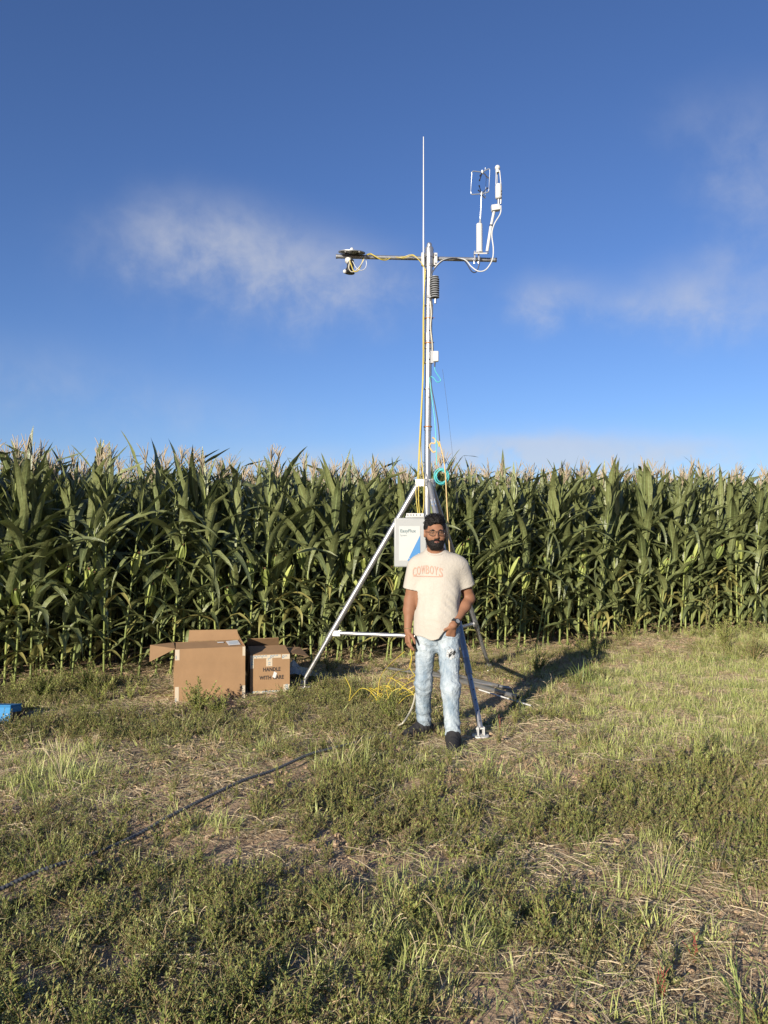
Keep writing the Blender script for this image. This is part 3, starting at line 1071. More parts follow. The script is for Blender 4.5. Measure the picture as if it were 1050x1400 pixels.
def d_weed(X, Y):
    b, wv, g = patch_sum(BARE, X, Y), patch_sum(WEEDP, X, Y), patch_sum(GRASSP, X, Y)
    d = .22 + .75 * wv - .30 * g + 1.9 * (fbm(X, Y, 1.3, 20) - .54)
    return np.clip(d * (1 - np.clip(b * 1.15, 0, .96)), 0, 1)


def d_grass(X, Y):
    b, g = patch_sum(BARE, X, Y), patch_sum(GRASSP, X, Y)
    d = .02 + 1.1 * g + .6 * (fbm(X, Y, 1.1, 40) - .5)
    return np.clip(d * (1 - np.clip(b * .95, 0, .92)), 0, 1)


def d_litter(X, Y):
    b = patch_sum(BARE, X, Y)
    return np.clip(.35 + .4 * b + .5 * (fbm(X, Y, 1.6, 60) - .5), 0, 1)


def d_dead(X, Y):
    b = patch_sum(BARE, X, Y)
    return np.clip(.25 + 1.6 * (fbm(X, Y, 1.2, 80) - .55) - .3 * b - .5 * patch_sum(GRASSP, X, Y), 0.01, 1)


def lay(name, protos, n, fn, smin, smax, label, pick=None, tilt=.12, gap=.15):
    X, Y, Z = scatter(n, fn, gap, name != 'straw_litter')
    k = len(X)
    rots = np.stack([npr.normal(0, tilt, k), npr.normal(0, tilt, k), npr.uniform(0, 6.283, k)], 1)
    idx = npr.integers(0, len(protos), k) if pick is None else pick(X, Y, k)
    return instancer(name, protos, np.stack([X, Y, Z], 1), rots, npr.uniform(smin, smax, k), idx, label)


def pick_weed(X, Y, k):
    dark = fbm(X, Y, .9, 100) + npr.normal(0, .22, k)
    i1 = npr.integers(0, 11, k); i2 = npr.integers(11, len(WEEDS), k)
    return np.where(dark > .60, i2, i1)


def pick_grass(X, Y, k):
    dry = fbm(X, Y, 1.4, 120) + npr.normal(0, .2, k)
    return np.where(dry > .66, npr.integers(7, 10, k), np.where(dry < .36, npr.integers(5, 7, k), npr.integers(0, 5, k)))


lay('weeds', WEEDS, 85000, d_weed, .6, 1.25, 'low green leafy weeds covering the soil between the bare patches', pick_weed)
lay('grass', GRASSES, 60000, d_grass, .35, 1.0, 'yellow-green grass tufts spread over the ground among the weeds', pick_grass, .2)
TALL = [weed_mesh(gr, gr.uniform(.24, .38), gr.randint(7, 11), gr.randint(34, 46), gr.uniform(.034, .046), gr.uniform(.006, .009), [M_WEED, M_WEEDSTEM], .6) for _ in range(4)]
TALL += [weed_mesh(gr, gr.uniform(.22, .34), gr.randint(6, 9), gr.randint(30, 40), gr.uniform(.03, .045), gr.uniform(.005, .008), [M_WEED2, M_WEEDSTEM], .5) for _ in range(2)]
TALLP = [(60, 935, 120, 18, 1.0), (150, 925, 80, 10, .6), (1000, 874, 100, 14, 1.0), (850, 880, 60, 6, .35), (450, 905, 50, 8, .35), (800, 880, 70, 10, .6), (690, 892, 40, 5, .25), (1030, 880, 50, 18, .9), (960, 878, 50, 6, .35), (250, 990, 120, 6, .18), (20, 985, 30, 10, .3), (480, 950, 60, 8, .15), (640, 940, 60, 10, .12)]


def d_tall(X, Y):
    return np.clip(patch_sum(TALLP, X, Y) + .6 * (fbm(X, Y, 1.7, 140) - .62), 0, 1) * .5


lay('tall_weeds', TALL, 4200, d_tall, .55, 1.15, 'bushy knee-high weeds crowding the foot of the corn', lambda X, Y, k: np.where(npr.random(k) < .8, npr.integers(0, 4, k), npr.integers(4, 6, k)), .2, .02)
lay('straw_litter', LITTER, 34000, d_litter, .8, 1.4, 'dry straw, twigs and soil crumbs scattered over the ground', None, .05, -.9)
lay('dead_weeds', DEAD, 24000, d_dead, .6, 1.2, 'brown dead weed stubble standing between green weeds', None, .25)


# single weeds and tufts that stand out in the photograph
def weed_plant(name, px, py, h, nst, lpn, LL, LW, mats, spread, label, seed, cat='weed'):
    rg = random.Random(seed)
    root = empty(name, onground(px, py))
    tag(root, label, cat)
    s = Strip(); st = MB()
    for k in range(nst):
        a_ = rg.uniform(0, 6.28); sp_ = rg.uniform(.05, 1.0) * spread if k else spread * .1
        hh = h * (rg.uniform(.5, .95) if k else 1.0)
        pts = []
        for i in range(6):
            t = i / 5
            o_ = hh * sp_ * (t + .3 * t * t)
            pts.append(Vector((math.cos(a_) * o_ + rg.gauss(0, .005), math.sin(a_) * o_ + rg.gauss(0, .005), hh * t * (1 - .2 * sp_) - .01)))
        r0 = .0022 + h * .006
        st.tube(pts, [r0, r0 * .9, r0 * .8, r0 * .65, r0 * .5, r0 * .3], 5)
        for j in range(lpn):
            t = rg.random() * .95 + .05
            i = min(int(t * 5), 4)
            p = pts[i].lerp(pts[i + 1], t * 5 - i)
            aa = rg.uniform(0, 6.28); elv = rg.uniform(-.2, .8) + .35 * t
            d = Vector((math.cos(aa) * math.cos(elv), math.sin(aa) * math.cos(elv), math.sin(elv)))
            sz = rg.uniform(.6, 1.15) * (1.15 - .65 * t)
            small_leaf(s, p, d, Vector((0, 0, 1)), LL * sz, LW * sz)
    placed('foliage', s.mesh('foliage', mats[0]), root)['kind'] = 'stuff'
    ss = Strip(); ss.addmb(st)
    placed('stem', ss.mesh('stem', mats[1]), root)
    return root


weed_plant('weed_plant', 967, 872, .62, 3, 60, .075, .011, [M_WEED2, M_WEEDSTEM], .12, 'tall yellow-green weed standing against the corn behind the grass bank', 1)
weed_plant('weed_plant', 810, 892, .62, 4, 60, .07, .012, [M_WEED, M_WEEDSTEM], .25, 'knee-high dark green weed at the corn edge where the man\'s shadow ends', 2)
weed_plant('weed_plant', 270, 974, .34, 18, 60, .045, .011, [M_WEED, M_WEEDSTEM], .75, 'bushy weed growing against the front of the large cardboard box', 3)
weed_plant('weed_plant', 302, 978, .24, 14, 50, .04, .010, [M_WEED, M_WEEDSTEM], .8, 'low bushy weed right of the box weed casting shade on the cardboard', 4)
weed_plant('weed_plant', 455, 918, .30, 9, 28, .04, .006, [M_WEED2, M_WEEDSTEM], .7, 'spindly weed just right of the left tripod foot', 5)
weed_plant('weed_plant', 488, 905, .30, 8, 22, .04, .006, [M_WEED2, M_WEEDSTEM], .8, 'wispy weed under the horizontal tripod brace', 6)
weed_plant('weed_plant', 682, 1020, .16, 7, 32, .022, .006, [M_WEED2, M_WEEDSTEM], .5, 'small grey-green weed beside the round front tripod foot', 7)
weed_plant('red_stemmed_weed', 683, 1000, .15, 4, 8, .03, .005, [M_WEED2, M_REDSTEM], .35, 'small red-stemmed weed just behind the front tripod foot', 8)
weed_plant('red_stemmed_weed', 905, 1362, .14, 5, 14, .03, .007, [M_WEED2, M_REDSTEM], .18, 'bright red-stemmed weed at the edge of the bare soil, bottom right', 9)
weed_plant('red_stemmed_weed', 952, 1310, .13, 5, 18, .03, .008, [M_WEED2, M_REDSTEM], .4, 'red-stemmed weed with yellow leaves on bare straw-strewn soil', 10)
weed_plant('weed_plant', 915, 1345, .13, 6, 28, .03, .007, [M_WEED2, M_WEEDSTEM], .7, 'yellow-green weed just behind the brightest red-stemmed weed', 12)
weed_plant('weed_plant', 12, 1385, .20, 4, 60, .045, .008, [M_WEED, M_WEEDSTEM], .5, 'feathery pale green weed in the bottom left corner', 13)
weed_plant('weed_plant', 1030, 905, .5, 14, 50, .05, .009, [M_WEED2, M_WEEDSTEM], .5, 'big bright leafy weed on the right-hand grass bank before the corn', 14)
weed_plant('weed_plant', 990, 893, .4, 12, 50, .05, .009, [M_WEED, M_WEEDSTEM], .5, 'leafy weed left of the big bright weed on the grass bank', 15)
weed_plant('weed_plant', 735, 920, .3, 14, 50, .04, .010, [M_WEED, M_WEEDSTEM], .7, 'weed clump right of the loose pipes in the man\'s shadow', 16)
weed_plant('weed_plant', 60, 960, .36, 18, 60, .05, .011, [M_WEED, M_WEEDSTEM], .7, 'bushy weed right of the blue case', 17)
weed_plant('weed_plant', 120, 950, .36, 18, 60, .05, .011, [M_WEED, M_WEEDSTEM], .7, 'bushy weed midway between the blue case and the large box', 18)
weed_plant('weed_plant', 690, 1290, .15, 5, 30, .05, .009, [M_WEED2, M_WEEDSTEM], .5, 'stiff yellow-green weed right of the big grass tuft', 19)


def tuft(name, px, py, seed, label, n, L, W, spread, mat, rad=.08, heads=0, flop=1.0):
    rg = random.Random(seed)
    o = placed(name, grass_tuft_mesh(rg, n, L, W, spread, mat, rad, heads, flop))
    o.location = onground(px, py)
    return tag(o, label, 'grass tuft')


tuft('grass_tuft', 610, 1295, 21, 'large pale grass tuft in the lower middle of the foreground', 150, .17, .0019, .8, M_GRASS, .16, 8)
tuft('grass_tuft', 85, 1075, 22, 'wide yellowish grass tuft on the left below the blue case', 150, .24, .0020, .75, M_GRASS, .22, 9)
tuft('grass_tuft', 795, 935, 23, 'light green arching grass tuft beside the man\'s shadow', 60, .42, .0045, .75, M_GRASSG, .10, 0, 2.1)
tuft('grass_tuft', 470, 1060, 24, 'spreading grass tuft right of where the ribbed conduit disappears', 120, .24, .0019, .6, M_GRASS, .2, 5)
tuft('grass_tuft', 905, 1215, 25, 'upright grass tuft in front of the bare soil on the right', 110, .17, .0020, .75, M_GRASS, .12, 7)
tuft('grass_tuft', 1035, 1395, 26, 'fresh green grass tuft in the bottom right corner', 80, .20, .0026, .8, M_GRASSG, .14, 3, 1.6)
tuft('grass_tuft', 60, 1180, 27, 'thin grass tuft above the near end of the ribbed conduit', 80, .18, .0018, .6, M_GRASS, .12, 3)


# ------------------------------------------------------------------ instrument tower
def lerp(a, b, t):
    return Vector(a).lerp(Vector(b), t)


MAST = Vector((0.432, 7.67, 0))
MZ0, MZTOP, HINGE_Z = 0.50, 4.43, 2.10


def mast(z):
    """mast centre line, leaning a hair to the right"""
    return Vector((MAST.x + (z - 2.0) * .010, MAST.y, z))


tower = empty('instrument_tower', (MAST.x, MAST.y, 0))
tag(tower, 'silver tubular tripod tower with tall mast and cross arm behind the standing man', 'weather tower')


def tpart(mb, name, mats, parent=None, smooth=35, bevel=0):
    """a piece of the tower given in world coordinates"""
    o = mb.build(name, mats, None, smooth, bevel)
    o.parent = parent or tower
    o.matrix_parent_inverse = Matrix.Translation((-MAST.x, -MAST.y, 0))
    return o


def sub(mb, name, mats, parent, smooth=35):
    o = mb.build(name, mats, None, smooth)
    o.parent = parent
    o.matrix_parent_inverse = Matrix.Identity(4)
    return o


mm = MB()
mm.tube([mast(MZ0), mast(2.62)], .033, 20)
mm.tube([mast(2.621), mast(2.64)], .037, 20)
mm.tube([mast(2.641), mast(3.52)], .035, 20)
mm.tube([mast(3.521), mast(3.60)], .0395, 20)
mm.tube([mast(3.601), mast(MZTOP - .06)], .0365, 20)
mast_o = tpart(mm, 'mast', M_ALU)
for z in (2.45, 2.95, 3.33, 3.62, 4.07):
    hm = MB(); c = mast(z) + Vector((.006, -.0365, 0))
    hm.tube([c + Vector((0, .004, 0)), c + Vector((0, -.002, 0))], .007, 8)
    sub(hm, 'bolt_hole', M_DARKHOLE, mast_o)
cm = MB(); cm.lathe([(.0435, 0), (.0435, .085), (.038, .10), (.027, .106), (.027, .128), (.022, .142), (.010, .15)], mast(MZTOP - .06), n=18)
tpart(cm, 'mast_cap', M_ALU)
for z in (2.66, 3.04, 3.30, 3.45, 3.50, 3.75, 3.88, 4.16, 4.28):
    hm = MB(); c = mast(z)
    hm.tube([c - Vector((0, 0, .006)), c + Vector((0, 0, .006))], .0425, 18)
    if z in (3.75, 3.50):
        hm.tube([c + Vector((-.06, -.02, 0)), c + Vector((.055, -.03, 0))], .004, 6)
    tpart(hm, 'hose_clamp', M_CLAMP if z in (3.75, 3.50, 2.66) else M_ALU_DULL)

# three legs, each an outer tube, a thinner drilled foot tube, a hinge plate and a pivoting pad
FOOT = [gnd(415, 942), gnd(657, 1008), gnd(668, 916)]
for f in FOOT: f.z = gz(f.x, f.y) + .015
JOINT_Z = .58
joints = []
for k, f in enumerate(FOOT):
    dirh = (Vector((f.x, f.y, 0)) - Vector((MAST.x, MAST.y, 0))).normalized()
    top = mast(HINGE_Z) + dirh * (.085 if k == 0 else .07)
    foot = f + Vector((0, 0, .055))
    d = (foot - top).normalized()
    tj = (top.z - JOINT_Z) / (top.z - foot.z)
    j = lerp(top, foot, tj)
    joints.append((j, dirh))
    lm = MB()
    end = lerp(top, foot, tj + .035 if k != 1 else tj + .07)
    lm.tube([top, end], .029, 16)
    leg = tpart(lm, 'leg', M_ALU if k == 0 else M_ALU_DULL)
    im = MB(); im.tube([end - d * .02, foot], .0225, 14)
    sub(im, 'extension_tube', M_ALU, leg)
    u, v_ = frame_for(d)
    nh = 5
    for q in range(nh):
        c = lerp(end, foot, (q + .6) / (nh + .2))
        toward = (Vector((0, 0, CAM_H)) - c); toward = (toward - d * toward.dot(d)).normalized()
        toward = (toward + Vector((.35, 0, 0))).normalized(); toward = (toward - d * toward.dot(d)).normalized()
        hm = MB(); hm.tube([c + toward * .019, c + toward * .0232], .0055, 8)
        sub(hm, 'adjustment_hole', M_DARKHOLE, leg)
    hp = MB()
    side = Vector((-dirh.y, dirh.x, 0))
    rot = Matrix((dirh, side, Vector((0, 0, 1)))).transposed()
    for sgn in (-1, 1):
        hp.box(mast(HINGE_Z) + dirh * .062 + side * sgn * .030, (.10, .006, .07), rot)
    hp.tube([mast(HINGE_Z) + dirh * .085 - side * .04, mast(HINGE_Z) + dirh * .085 + side * .04], .007, 8)
    sub(hp, 'hinge_bracket', M_ALU, leg)
    fp = MB()
    fp.lathe([(.062, -.012), (.068, -.004), (.066, .004), (.02, .008)], f, n=18)
    for sgn in (-1, 1):
        fp.box(f + side * sgn * .024 + Vector((0, 0, .035)), (.05, .006, .07), rot)
    fp.tube([foot - side * .036, foot + side * .036], .008, 8)
    sub(fp, 'foot', M_ALU if k != 1 else M_WHITE, leg)
    jb = MB()
    inward = -dirh
    jb.tube([j - d * .035, j + d * .035], .031, 16)
    for sgn in (-1, 1):
        jb.box(j + inward * .055 + side * sgn * .024, (.08, .006, .055), rot)
    jb.tube([j + inward * .075 - side * .034, j + inward * .075 + side * .034], .007, 8)
    sub(jb, 'joint_bracket', M_ALU, leg)
    bm_ = MB()
    bm_.tube([j + inward * .06, mast(JOINT_Z - .01) + dirh * .05], .0215, 14)
    tpart(bm_, 'brace', M_ALU)
cm = MB(); cm.tube([mast(JOINT_Z - .06), mast(JOINT_Z + .05)], .046, 20)
for j, dirh in joints:
    cm.box(mast(JOINT_Z - .01) + dirh * .055, (.05, .03, .05), Matrix((dirh, Vector((-dirh.y, dirh.x, 0)), Vector((0, 0, 1)))).transposed())
tpart(cm, 'brace_collar', M_ALU)
cm = MB(); cm.tube([mast(HINGE_Z - .05), mast(HINGE_Z + .045)], .040, 20)
tpart(cm, 'hinge_collar', M_ALU)
# the round blue-rimmed maker's badge on the right-hand leg
leg1_top = mast(HINGE_Z); f1 = FOOT[1]
dirh = joints[1][1]
top1 = mast(HINGE_Z) + dirh * .07
p_b = lerp(top1, f1, .105)
d1 = (f1 - top1).normalized()
tw = (Vector((0, 0, CAM_H + .3)) - p_b); tw = (tw - d1 * tw.dot(d1)).normalized()
sdv = d1.cross(tw).normalized()
stk = MB()
c0 = p_b + tw * .0275
stk.slab([c0 - sdv * .019 - d1 * .04, c0 - sdv * .019 + d1 * .045, c0 + sdv * .019 + d1 * .045, c0 + sdv * .019 - d1 * .04], .0008)
stk_o = tpart(stk, 'badge', M_PANEL)
rg_ = MB()
c1 = c0 + tw * .0015
ring = [c1 + (sdv * math.cos(t) + d1 * math.sin(t)) * .0135 for t in [i * math.pi / 8 for i in range(17)]]
rg_.tube(ring, .0026, 5, caps=False)
rg_.tube([c1 + (sdv * math.cos(t) * .006 + d1 * math.sin(t * 1.0) * .007) for t in [i * math.pi / 6 for i in range(11)]], .002, 5)
rg_.slab([c1 - sdv * .019 + d1 * .034, c1 - sdv * .019 + d1 * .045, c1 + sdv * .019 + d1 * .045, c1 + sdv * .019 + d1 * .034], .0008)
sub(rg_, 'badge_emblem', M_BLUE, stk_o)

# cross arm with clamp plates
AL, AR = at(460, 350.5, 7.645), at(678, 355.5, 7.77)
arm = MB(); arm.tube([AL, AR], .021, 16)
arm_o = tpart(arm, 'cross_arm', M_ALU_DULL)
ad = (AR - AL).normalized()
for e, s_ in ((AL, -1), (AR, 1)):
    ec = MB(); ec.tube([e + ad * s_ * -.01, e + ad * s_ * .006], .023, 14)
    sub(ec, 'end_cap', M_ALU_DULL, arm_o)
cp = MB()
cc = mast(4.355)
rotA = Matrix((ad, Vector((-ad.y, ad.x, 0)), Vector((0, 0, 1)))).transposed()
cp.box(cc + Vector((0, .046, 0)), (.155, .008, .125), rotA)
for sx in (-1, 1):
    cp.box(cc + ad * sx * .060 + Vector((0, .0, 0)), (.030, .007, .125), rotA)
    cp.box(cc + ad * sx * .077 + Vector((0, .02, 0)), (.006, .05, .125), rotA)
tpart(cp, 'clamp_plate', M_WHITE, bevel=.002)
for sx in (-1, 1):
    for sz in (-1, 1):
        bb = MB(); c = cc + ad * sx * .060 + Vector((0, -.003, sz * .042))
        bb.tube([c, c + Vector((0, -.014, 0))], .0085, 6)
        tpart(bb, 'clamp_bolt', M_ALU)
ub = MB()
for zz in (-.07, -.062, .045, .055):
    ub.tube([cc + Vector((0, 0, zz)), cc + Vector((0, 0, zz + .005))], .0415, 18)
tpart(ub, 'clamp_band', M_ALU_DULL)

# lightning rod clamped to the left of the mast
an = MB()
a0 = Vector((mast(3.4).x - .046, MAST.y - .03, 3.30))
a1 = at(579, 330, MAST.y - .03); a2 = at(579, 187, MAST.y - .03)
an.tube([a0, a1, lerp(a1, a2, .3), a2], [.0078, .0078, .0062, .0045], 10)
rod = tpart(an, 'lightning_rod', M_WHITE)
tag(rod)

# ---- control enclosure
enc = empty('instrument_enclosure', at(561, 775, 7.48))
tag(enc, 'light grey instrument cabinet with white and blue label hanging at the tripod top', 'control box')
EW, EH, ED = .315, .475, .19


def epart(mb, name, mats, parent=None, smooth=35, bevel=0):
    return mb.build(name, mats, parent or enc, smooth, bevel)


m = MB(); m.box((0, .05, EH / 2), (EW - .02, ED - .05, EH - .02)); epart(m, 'case', M_GREY, bevel=.012)
m = MB(); m.box((0, -.042, EH / 2), (EW, .045, EH)); door = epart(m, 'door', M_GREY, bevel=.014)
YF = -.0655
lx0, lx1, lz0, lz1 = -.112, .092, .062, .395
m = MB(); m.slab([(lx0, YF, lz0), (lx1, YF, lz0), (lx1, YF, lz1), (lx0, YF, lz1)], .002)
lab = epart(m, 'label_plate', M_PANEL, door, 0)
m = MB()
q = [(lx0 + .082, YF - .0025, lz0), (lx1, YF - .0025, lz0), (lx1, YF - .0025, lz0 + .245)]
b = [(x, y - .0006, z) for x, y, z in q]
m.v += [Vector(p) for p in q + b]
for f_ in ((2, 1, 0), (3, 4, 5), (0, 1, 4, 3), (1, 2, 5, 4), (2, 0, 3, 5)): m.face(f_)
m.build('blue_triangle', M_BLUE, lab, 0)
lab.parent = enc


def text_mesh(txt, size, name, mat, bold=0.0, spacing=1.0):
    cu = bpy.data.curves.new(name, 'FONT')
    cu.body = txt; cu.size = size; cu.align_x = 'CENTER'; cu.align_y = 'BOTTOM_BASELINE'
    cu.offset = bold; cu.space_character = spacing
    cu.resolution_u = 3
    o = bpy.data.objects.new(name, cu)
    COL.objects.link(o)
    dg = bpy.context.evaluated_depsgraph_get()
    me = bpy.data.meshes.new_from_object(o.evaluated_get(dg))
    bpy.data.objects.remove(o); bpy.data.curves.remove(cu)
    me.name = name
    me.materials.clear(); me.materials.append(mat)
    return me


FACING = Euler((math.pi / 2, 0, 0)).to_matrix().to_4x4()
placed('lettering', text_mesh('EasyFlux', .044, 'lettering', M_PRINTGREY, .0008), lab, Matrix.Translation((-.025, YF - .003, .335)) @ FACING)
placed('lettering', text_mesh('System', .022, 'lettering', M_PRINTGREY), lab, Matrix.Translation((-.068, YF - .003, .300)) @ FACING)
for (x_, z_, r_) in ((.075, .13, .004), (.055, .10, .003), (.07, .085, .003), (.035, .09, .003), (-.012, .085, .004)):
    mb_ = MB(); mb_.lathe([(r_, 0), (r_, .0012)], (x_, YF - .0034, z_), (0, -1, 0), 10); mb_.build('white_fleck', M_PANEL, lab)
m = MB(); m.box((.045, .02, EH + .012), (.18, .10, .018)); m.box((.045, -.035, EH + .028), (.17, .006, .035)); br = epart(m, 'gland_bracket', M_WHITE, bevel=.002)
for x_ in (-.025, .005, .03, .06, .095):
    mb_ = MB(); mb_.tube([(x_, -.0378, EH + .028), (x_, -.0395, EH + .028)], .0065, 8); mb_.build('cable_hole', M_DARKHOLE, br)
m = MB(); m.box((EW / 2 - .004, -.02, EH * .30), (.02, .03, .05)); m.box((EW / 2 - .004, -.02, EH * .74), (.02, .03, .05)); epart(m, 'latch', M_GREY, bevel=.004)
m = MB(); m.box((.03, .13, EH * .82), (.34, .02, .035)); m.box((.03, .13, EH * .2), (.34, .02, .035)); epart(m, 'mounting_rail', M_ALU_DULL)

# ---- sonic anemometer
sa0 = at(655, 345, 7.74)
sonic = empty('sonic_anemometer', sa0)
tag(sonic, 'three-armed sonic anemometer on grey cylinder near the right end of the cross arm', 'wind sensor')


def lp(px, py, Y=7.74, o=sa0):
    return at(px, py, Y) - o


m = MB(); m.lathe([(.034, 0), (.034, .012), (.0315, .016), (.0315, .285), (.027, .292)], lp(655.5, 345)); m.build('body_cylinder', M_WHITE, sonic)
m = MB(); m.tube([lp(656.4, 305), lp(656.6, 301), lp(656.7, 299)], [.014, .010, .0085], 12); m.tube([lp(656.6, 302), lp(658.3, 268)], .0075, 10); m.build('stem', M_CHROME, sonic)
hubs = []
for nm, (px, py) in (('lower_hub', (658.4, 265)), ('upper_hub', (659.6, 235.5))):
    c = lp(px, py)
    m = MB(); m.ball(c, .017, 12); m.tube([c - Vector((0, 0, .014)), c + Vector((0, 0, .016))], .013, 10)
    m.build('hub', M_CHROME, sonic); hubs.append(c)
lo_, up_ = hubs
for k, a_ in enumerate((R(188), R(-52), R(62))):
    rr = .112 if k == 0 else .105
    o = Vector((math.cos(a_) * rr, math.sin(a_) * rr * .9, 0))
    m = MB()
    m.tube([lo_, lo_ + o * .88 - Vector((0, 0, .012)), lo_ + o * .97 - Vector((0, 0, .006)), lo_ + o + Vector((0, 0, .012)), lo_ + o + Vector((0, 0, .022)),
            up_ + o - Vector((0, 0, .03)), up_ + o - Vector((0, 0, .012)), up_ + o * .95 + Vector((0, 0, .0)), up_ + o * .85 + Vector((0, 0, .006)), up_],
           [.0056, .0056, .0056, .005, .0030, .0030, .005, .0054, .0054, .0054], 8)
    m.build('cage_arm', M_CHROME, sonic)
    o2 = Vector((math.cos(a_ + .9), math.sin(a_ + .9), 0))
    for c, sz in ((lo_, 1), (up_, -1)):
        m = MB(); m.tube([c + o2 * .01 + Vector((0, 0, sz * .01)), c + o2 * .052 + Vector((0, 0, sz * .052)), c + o2 * .053 + Vector((0, 0, sz * .053)), c + o2 * .063 + Vector((0, 0, sz * .063))], [.0045, .0045, .0075, .0075], 8)
        m.build('transducer', M_BLACK, sonic)
m = MB(); m.tube([up_, up_ + Vector((.028, 0, .02)), up_ + Vector((.030, 0, .045))], [.005, .005, .006], 8); m.build('top_pin', M_CHROME, sonic)
m = MB(); c = lp(660, 346.5)
m.slab([lp(648, 345.5, 7.66), lp(666, 345.5, 7.66), lp(668.5, 345, 7.80), lp(650, 345, 7.80)], -.012)
m.build('mount_plate', M_WHITE, sonic)
m = MB(); ca = lp(652, 351.5, 7.74)
m.box(ca + Vector((-.028, -.03, -.005)), (.012, .05, .10)); m.box(ca + Vector((.012, -.035, -.005)), (.014, .03, .09))
m.tube([ca + Vector((-.03, -.02, -.04)), ca + Vector((-.03, -.02, -.075))], .006, 8)
m.tube([ca + Vector((.012, -.02, -.03)), ca + Vector((.012, -.02, -.07))], .006, 8)
m.build('arm_clamp', M_ALU, sonic)

# ---- gas analyser
ga0 = at(666, 343.5, 7.70)
gas = empty('gas_analyzer', ga0)
tag(gas, 'white gas analyser with ball tip and slanted pole right of the sonic anemometer', 'gas sensor')
g = lambda px, py, Y=7.70: at(px, py, Y) - ga0
m = MB(); m.tube([g(666, 343.5), g(671.5, 308)], .0155, 12); m.tube([g(671.4, 308.5), g(675.5, 289)], .0135, 12); m.build('slanted_pole', M_WHITE, gas)
m = MB(); m.tube([g(671.2, 309.5), g(671.6, 307.5)], .017, 12); m.build('pole_band', M_BLACK, gas)
m = MB(); m.box(g(677.5, 284.5), (.083, .06, .058), Euler((0, R(-8), 0)).to_matrix()); m.build('bracket_block', M_WHITE, gas, bevel=.004)
m = MB(); m.tube([g(681.6, 280), g(681.8, 272)], .013, 12); m.tube([g(684.6, 279), g(685, 271)], .008, 10); m.build('neck', M_ALU_DULL, gas)
m = MB(); m.lathe([(.026, 0), (.034, .01), (.034, .13), (.030, .148), (.01, .15)], g(681.7, 272), (.0, 0, 1), 16); hd = m.build('sensor_head', M_WHITE, gas)
for zz in (.02, .05):
    m = MB(); m.tube([g(685, 270) + Vector((0, -.03, zz)), g(685, 270) + Vector((0, -.042, zz))], .006, 8); m.build('screw', M_BLACK, hd)
for (x0, x1, dy) in ((677.6, 678.2, -.02), (684.6, 682.8, -.018), (680.8, 680.5, .03)):
    m = MB(); m.tube([g(x0, 254) + Vector((0, dy, 0)), g(x1, 234) + Vector((0, dy * .8, 0))], .0042, 8); m.build('strut', M_WHITE, gas)
m = MB(); m.ball(g(680.2, 229.5), .027, 16, (1, 1, 1.05)); m.tube([g(680.2, 236), g(680.2, 232)], .02, 12); m.build('ball_tip', M_WHITE, gas)


def cable(name, pts, r, mat, label, cat='cable', n=7, group=None, sm=7):
    mb = MB(); mb.tube(crom(pts, sm), r, n)
    o = mb.build(name, mat)
    return tag(o, label, cat, group)


A = lambda px, py, Y: at(px, py, Y)
cable('white_cable', [A(684.8, 281, 7.69), A(684, 292, 7.68), A(676, 306, 7.67), A(672.5, 320, 7.68), A(674.5, 340, 7.68), A(673, 355, 7.68), A(665, 368, 7.68), A(655, 371, 7.68), A(645, 365, 7.69), A(636, 355.5, 7.69), A(622, 353.5, 7.70), A(605, 356, 7.66), A(594, 366, 7.64)], .0062, M_WHITECABLE,
      'white cable looping below the right end of the cross arm')
cable('dark_cable', [A(656.5, 351, 7.70), A(655, 362, 7.70), A(651, 371.5, 7.70), A(645, 371, 7.70), A(638, 360, 7.69), A(632, 355, 7.68), A(618, 353.2, 7.68), A(604, 357.5, 7.64), A(592, 371, 7.63), A(588, 385, 7.63)], .0055, M_DARKCABLE,
      'thin dark cable looping under the sonic anemometer')

# ---- net radiometer and black camera-like sensor at the left end
nr0 = at(480, 346, 7.60)
rad = empty('radiometer', nr0)
tag(rad, 'flat plate radiometer with little dome on top of the left end of the cross arm', 'sun sensor')
g2 = lambda px, py, Y=7.60: at(px, py, Y) - nr0
m = MB(); m.lathe([(.03, -.012), (.06, -.008), (.135, -.001), (.134, .006), (.05, .013), (.02, .018)], g2(481, 345.5), (0.04, -.17, 1), 22); m.build('plate', M_ALU_DULL, rad)
m = MB(); m.lathe([(.018, 0), (.018, .018), (.013, .028), (.004, .033)], g2(481, 343), n=12); m.build('dome', M_WHITE, rad)
m = MB(); m.box(g2(474, 347, 7.60), (.03, .05, .02)); m.box(g2(489, 347.5, 7.60), (.03, .05, .02)); m.build('bracket', M_BLACK, rad)
for px in (472, 491):
    m = MB(); m.tube([g2(px, 344, 7.50), g2(px, 344, 7.485)], .008, 8); m.build('screw', M_ALU, rad)
bs0 = at(478, 373, 7.63)
bs = empty('infrared_sensor', bs0)
tag(bs, 'black taped sensor with white top hanging under the left end of the cross arm', 'sensor')
g3 = lambda px, py, Y=7.63: at(px, py, Y) - bs0
m = MB(); m.tube([g3(478.5, 357), g3(479.5, 361), g3(478.5, 367), g3(477, 371.5)], [.040, .036, .035, .042], 14); m.build('body', M_BLACK, bs)
m = MB(); m.tube([g3(476.5, 353), g3(477, 356), g3(478.4, 357.5)], [.034, .043, .040], 14); m.build('white_cap', M_WHITE, bs)
m = MB(); m.lathe([(.052, 0), (.056, .006), (.045, .012), (.02, .018)], g3(477.5, 373.6), (.1, .0, 1), 18); m.build('base_disc', M_BLACK, bs)
m = MB(); m.ball(g3(471.5, 371.2, 7.60), .02, 10); m.build('white_knob', M_WHITE, bs)
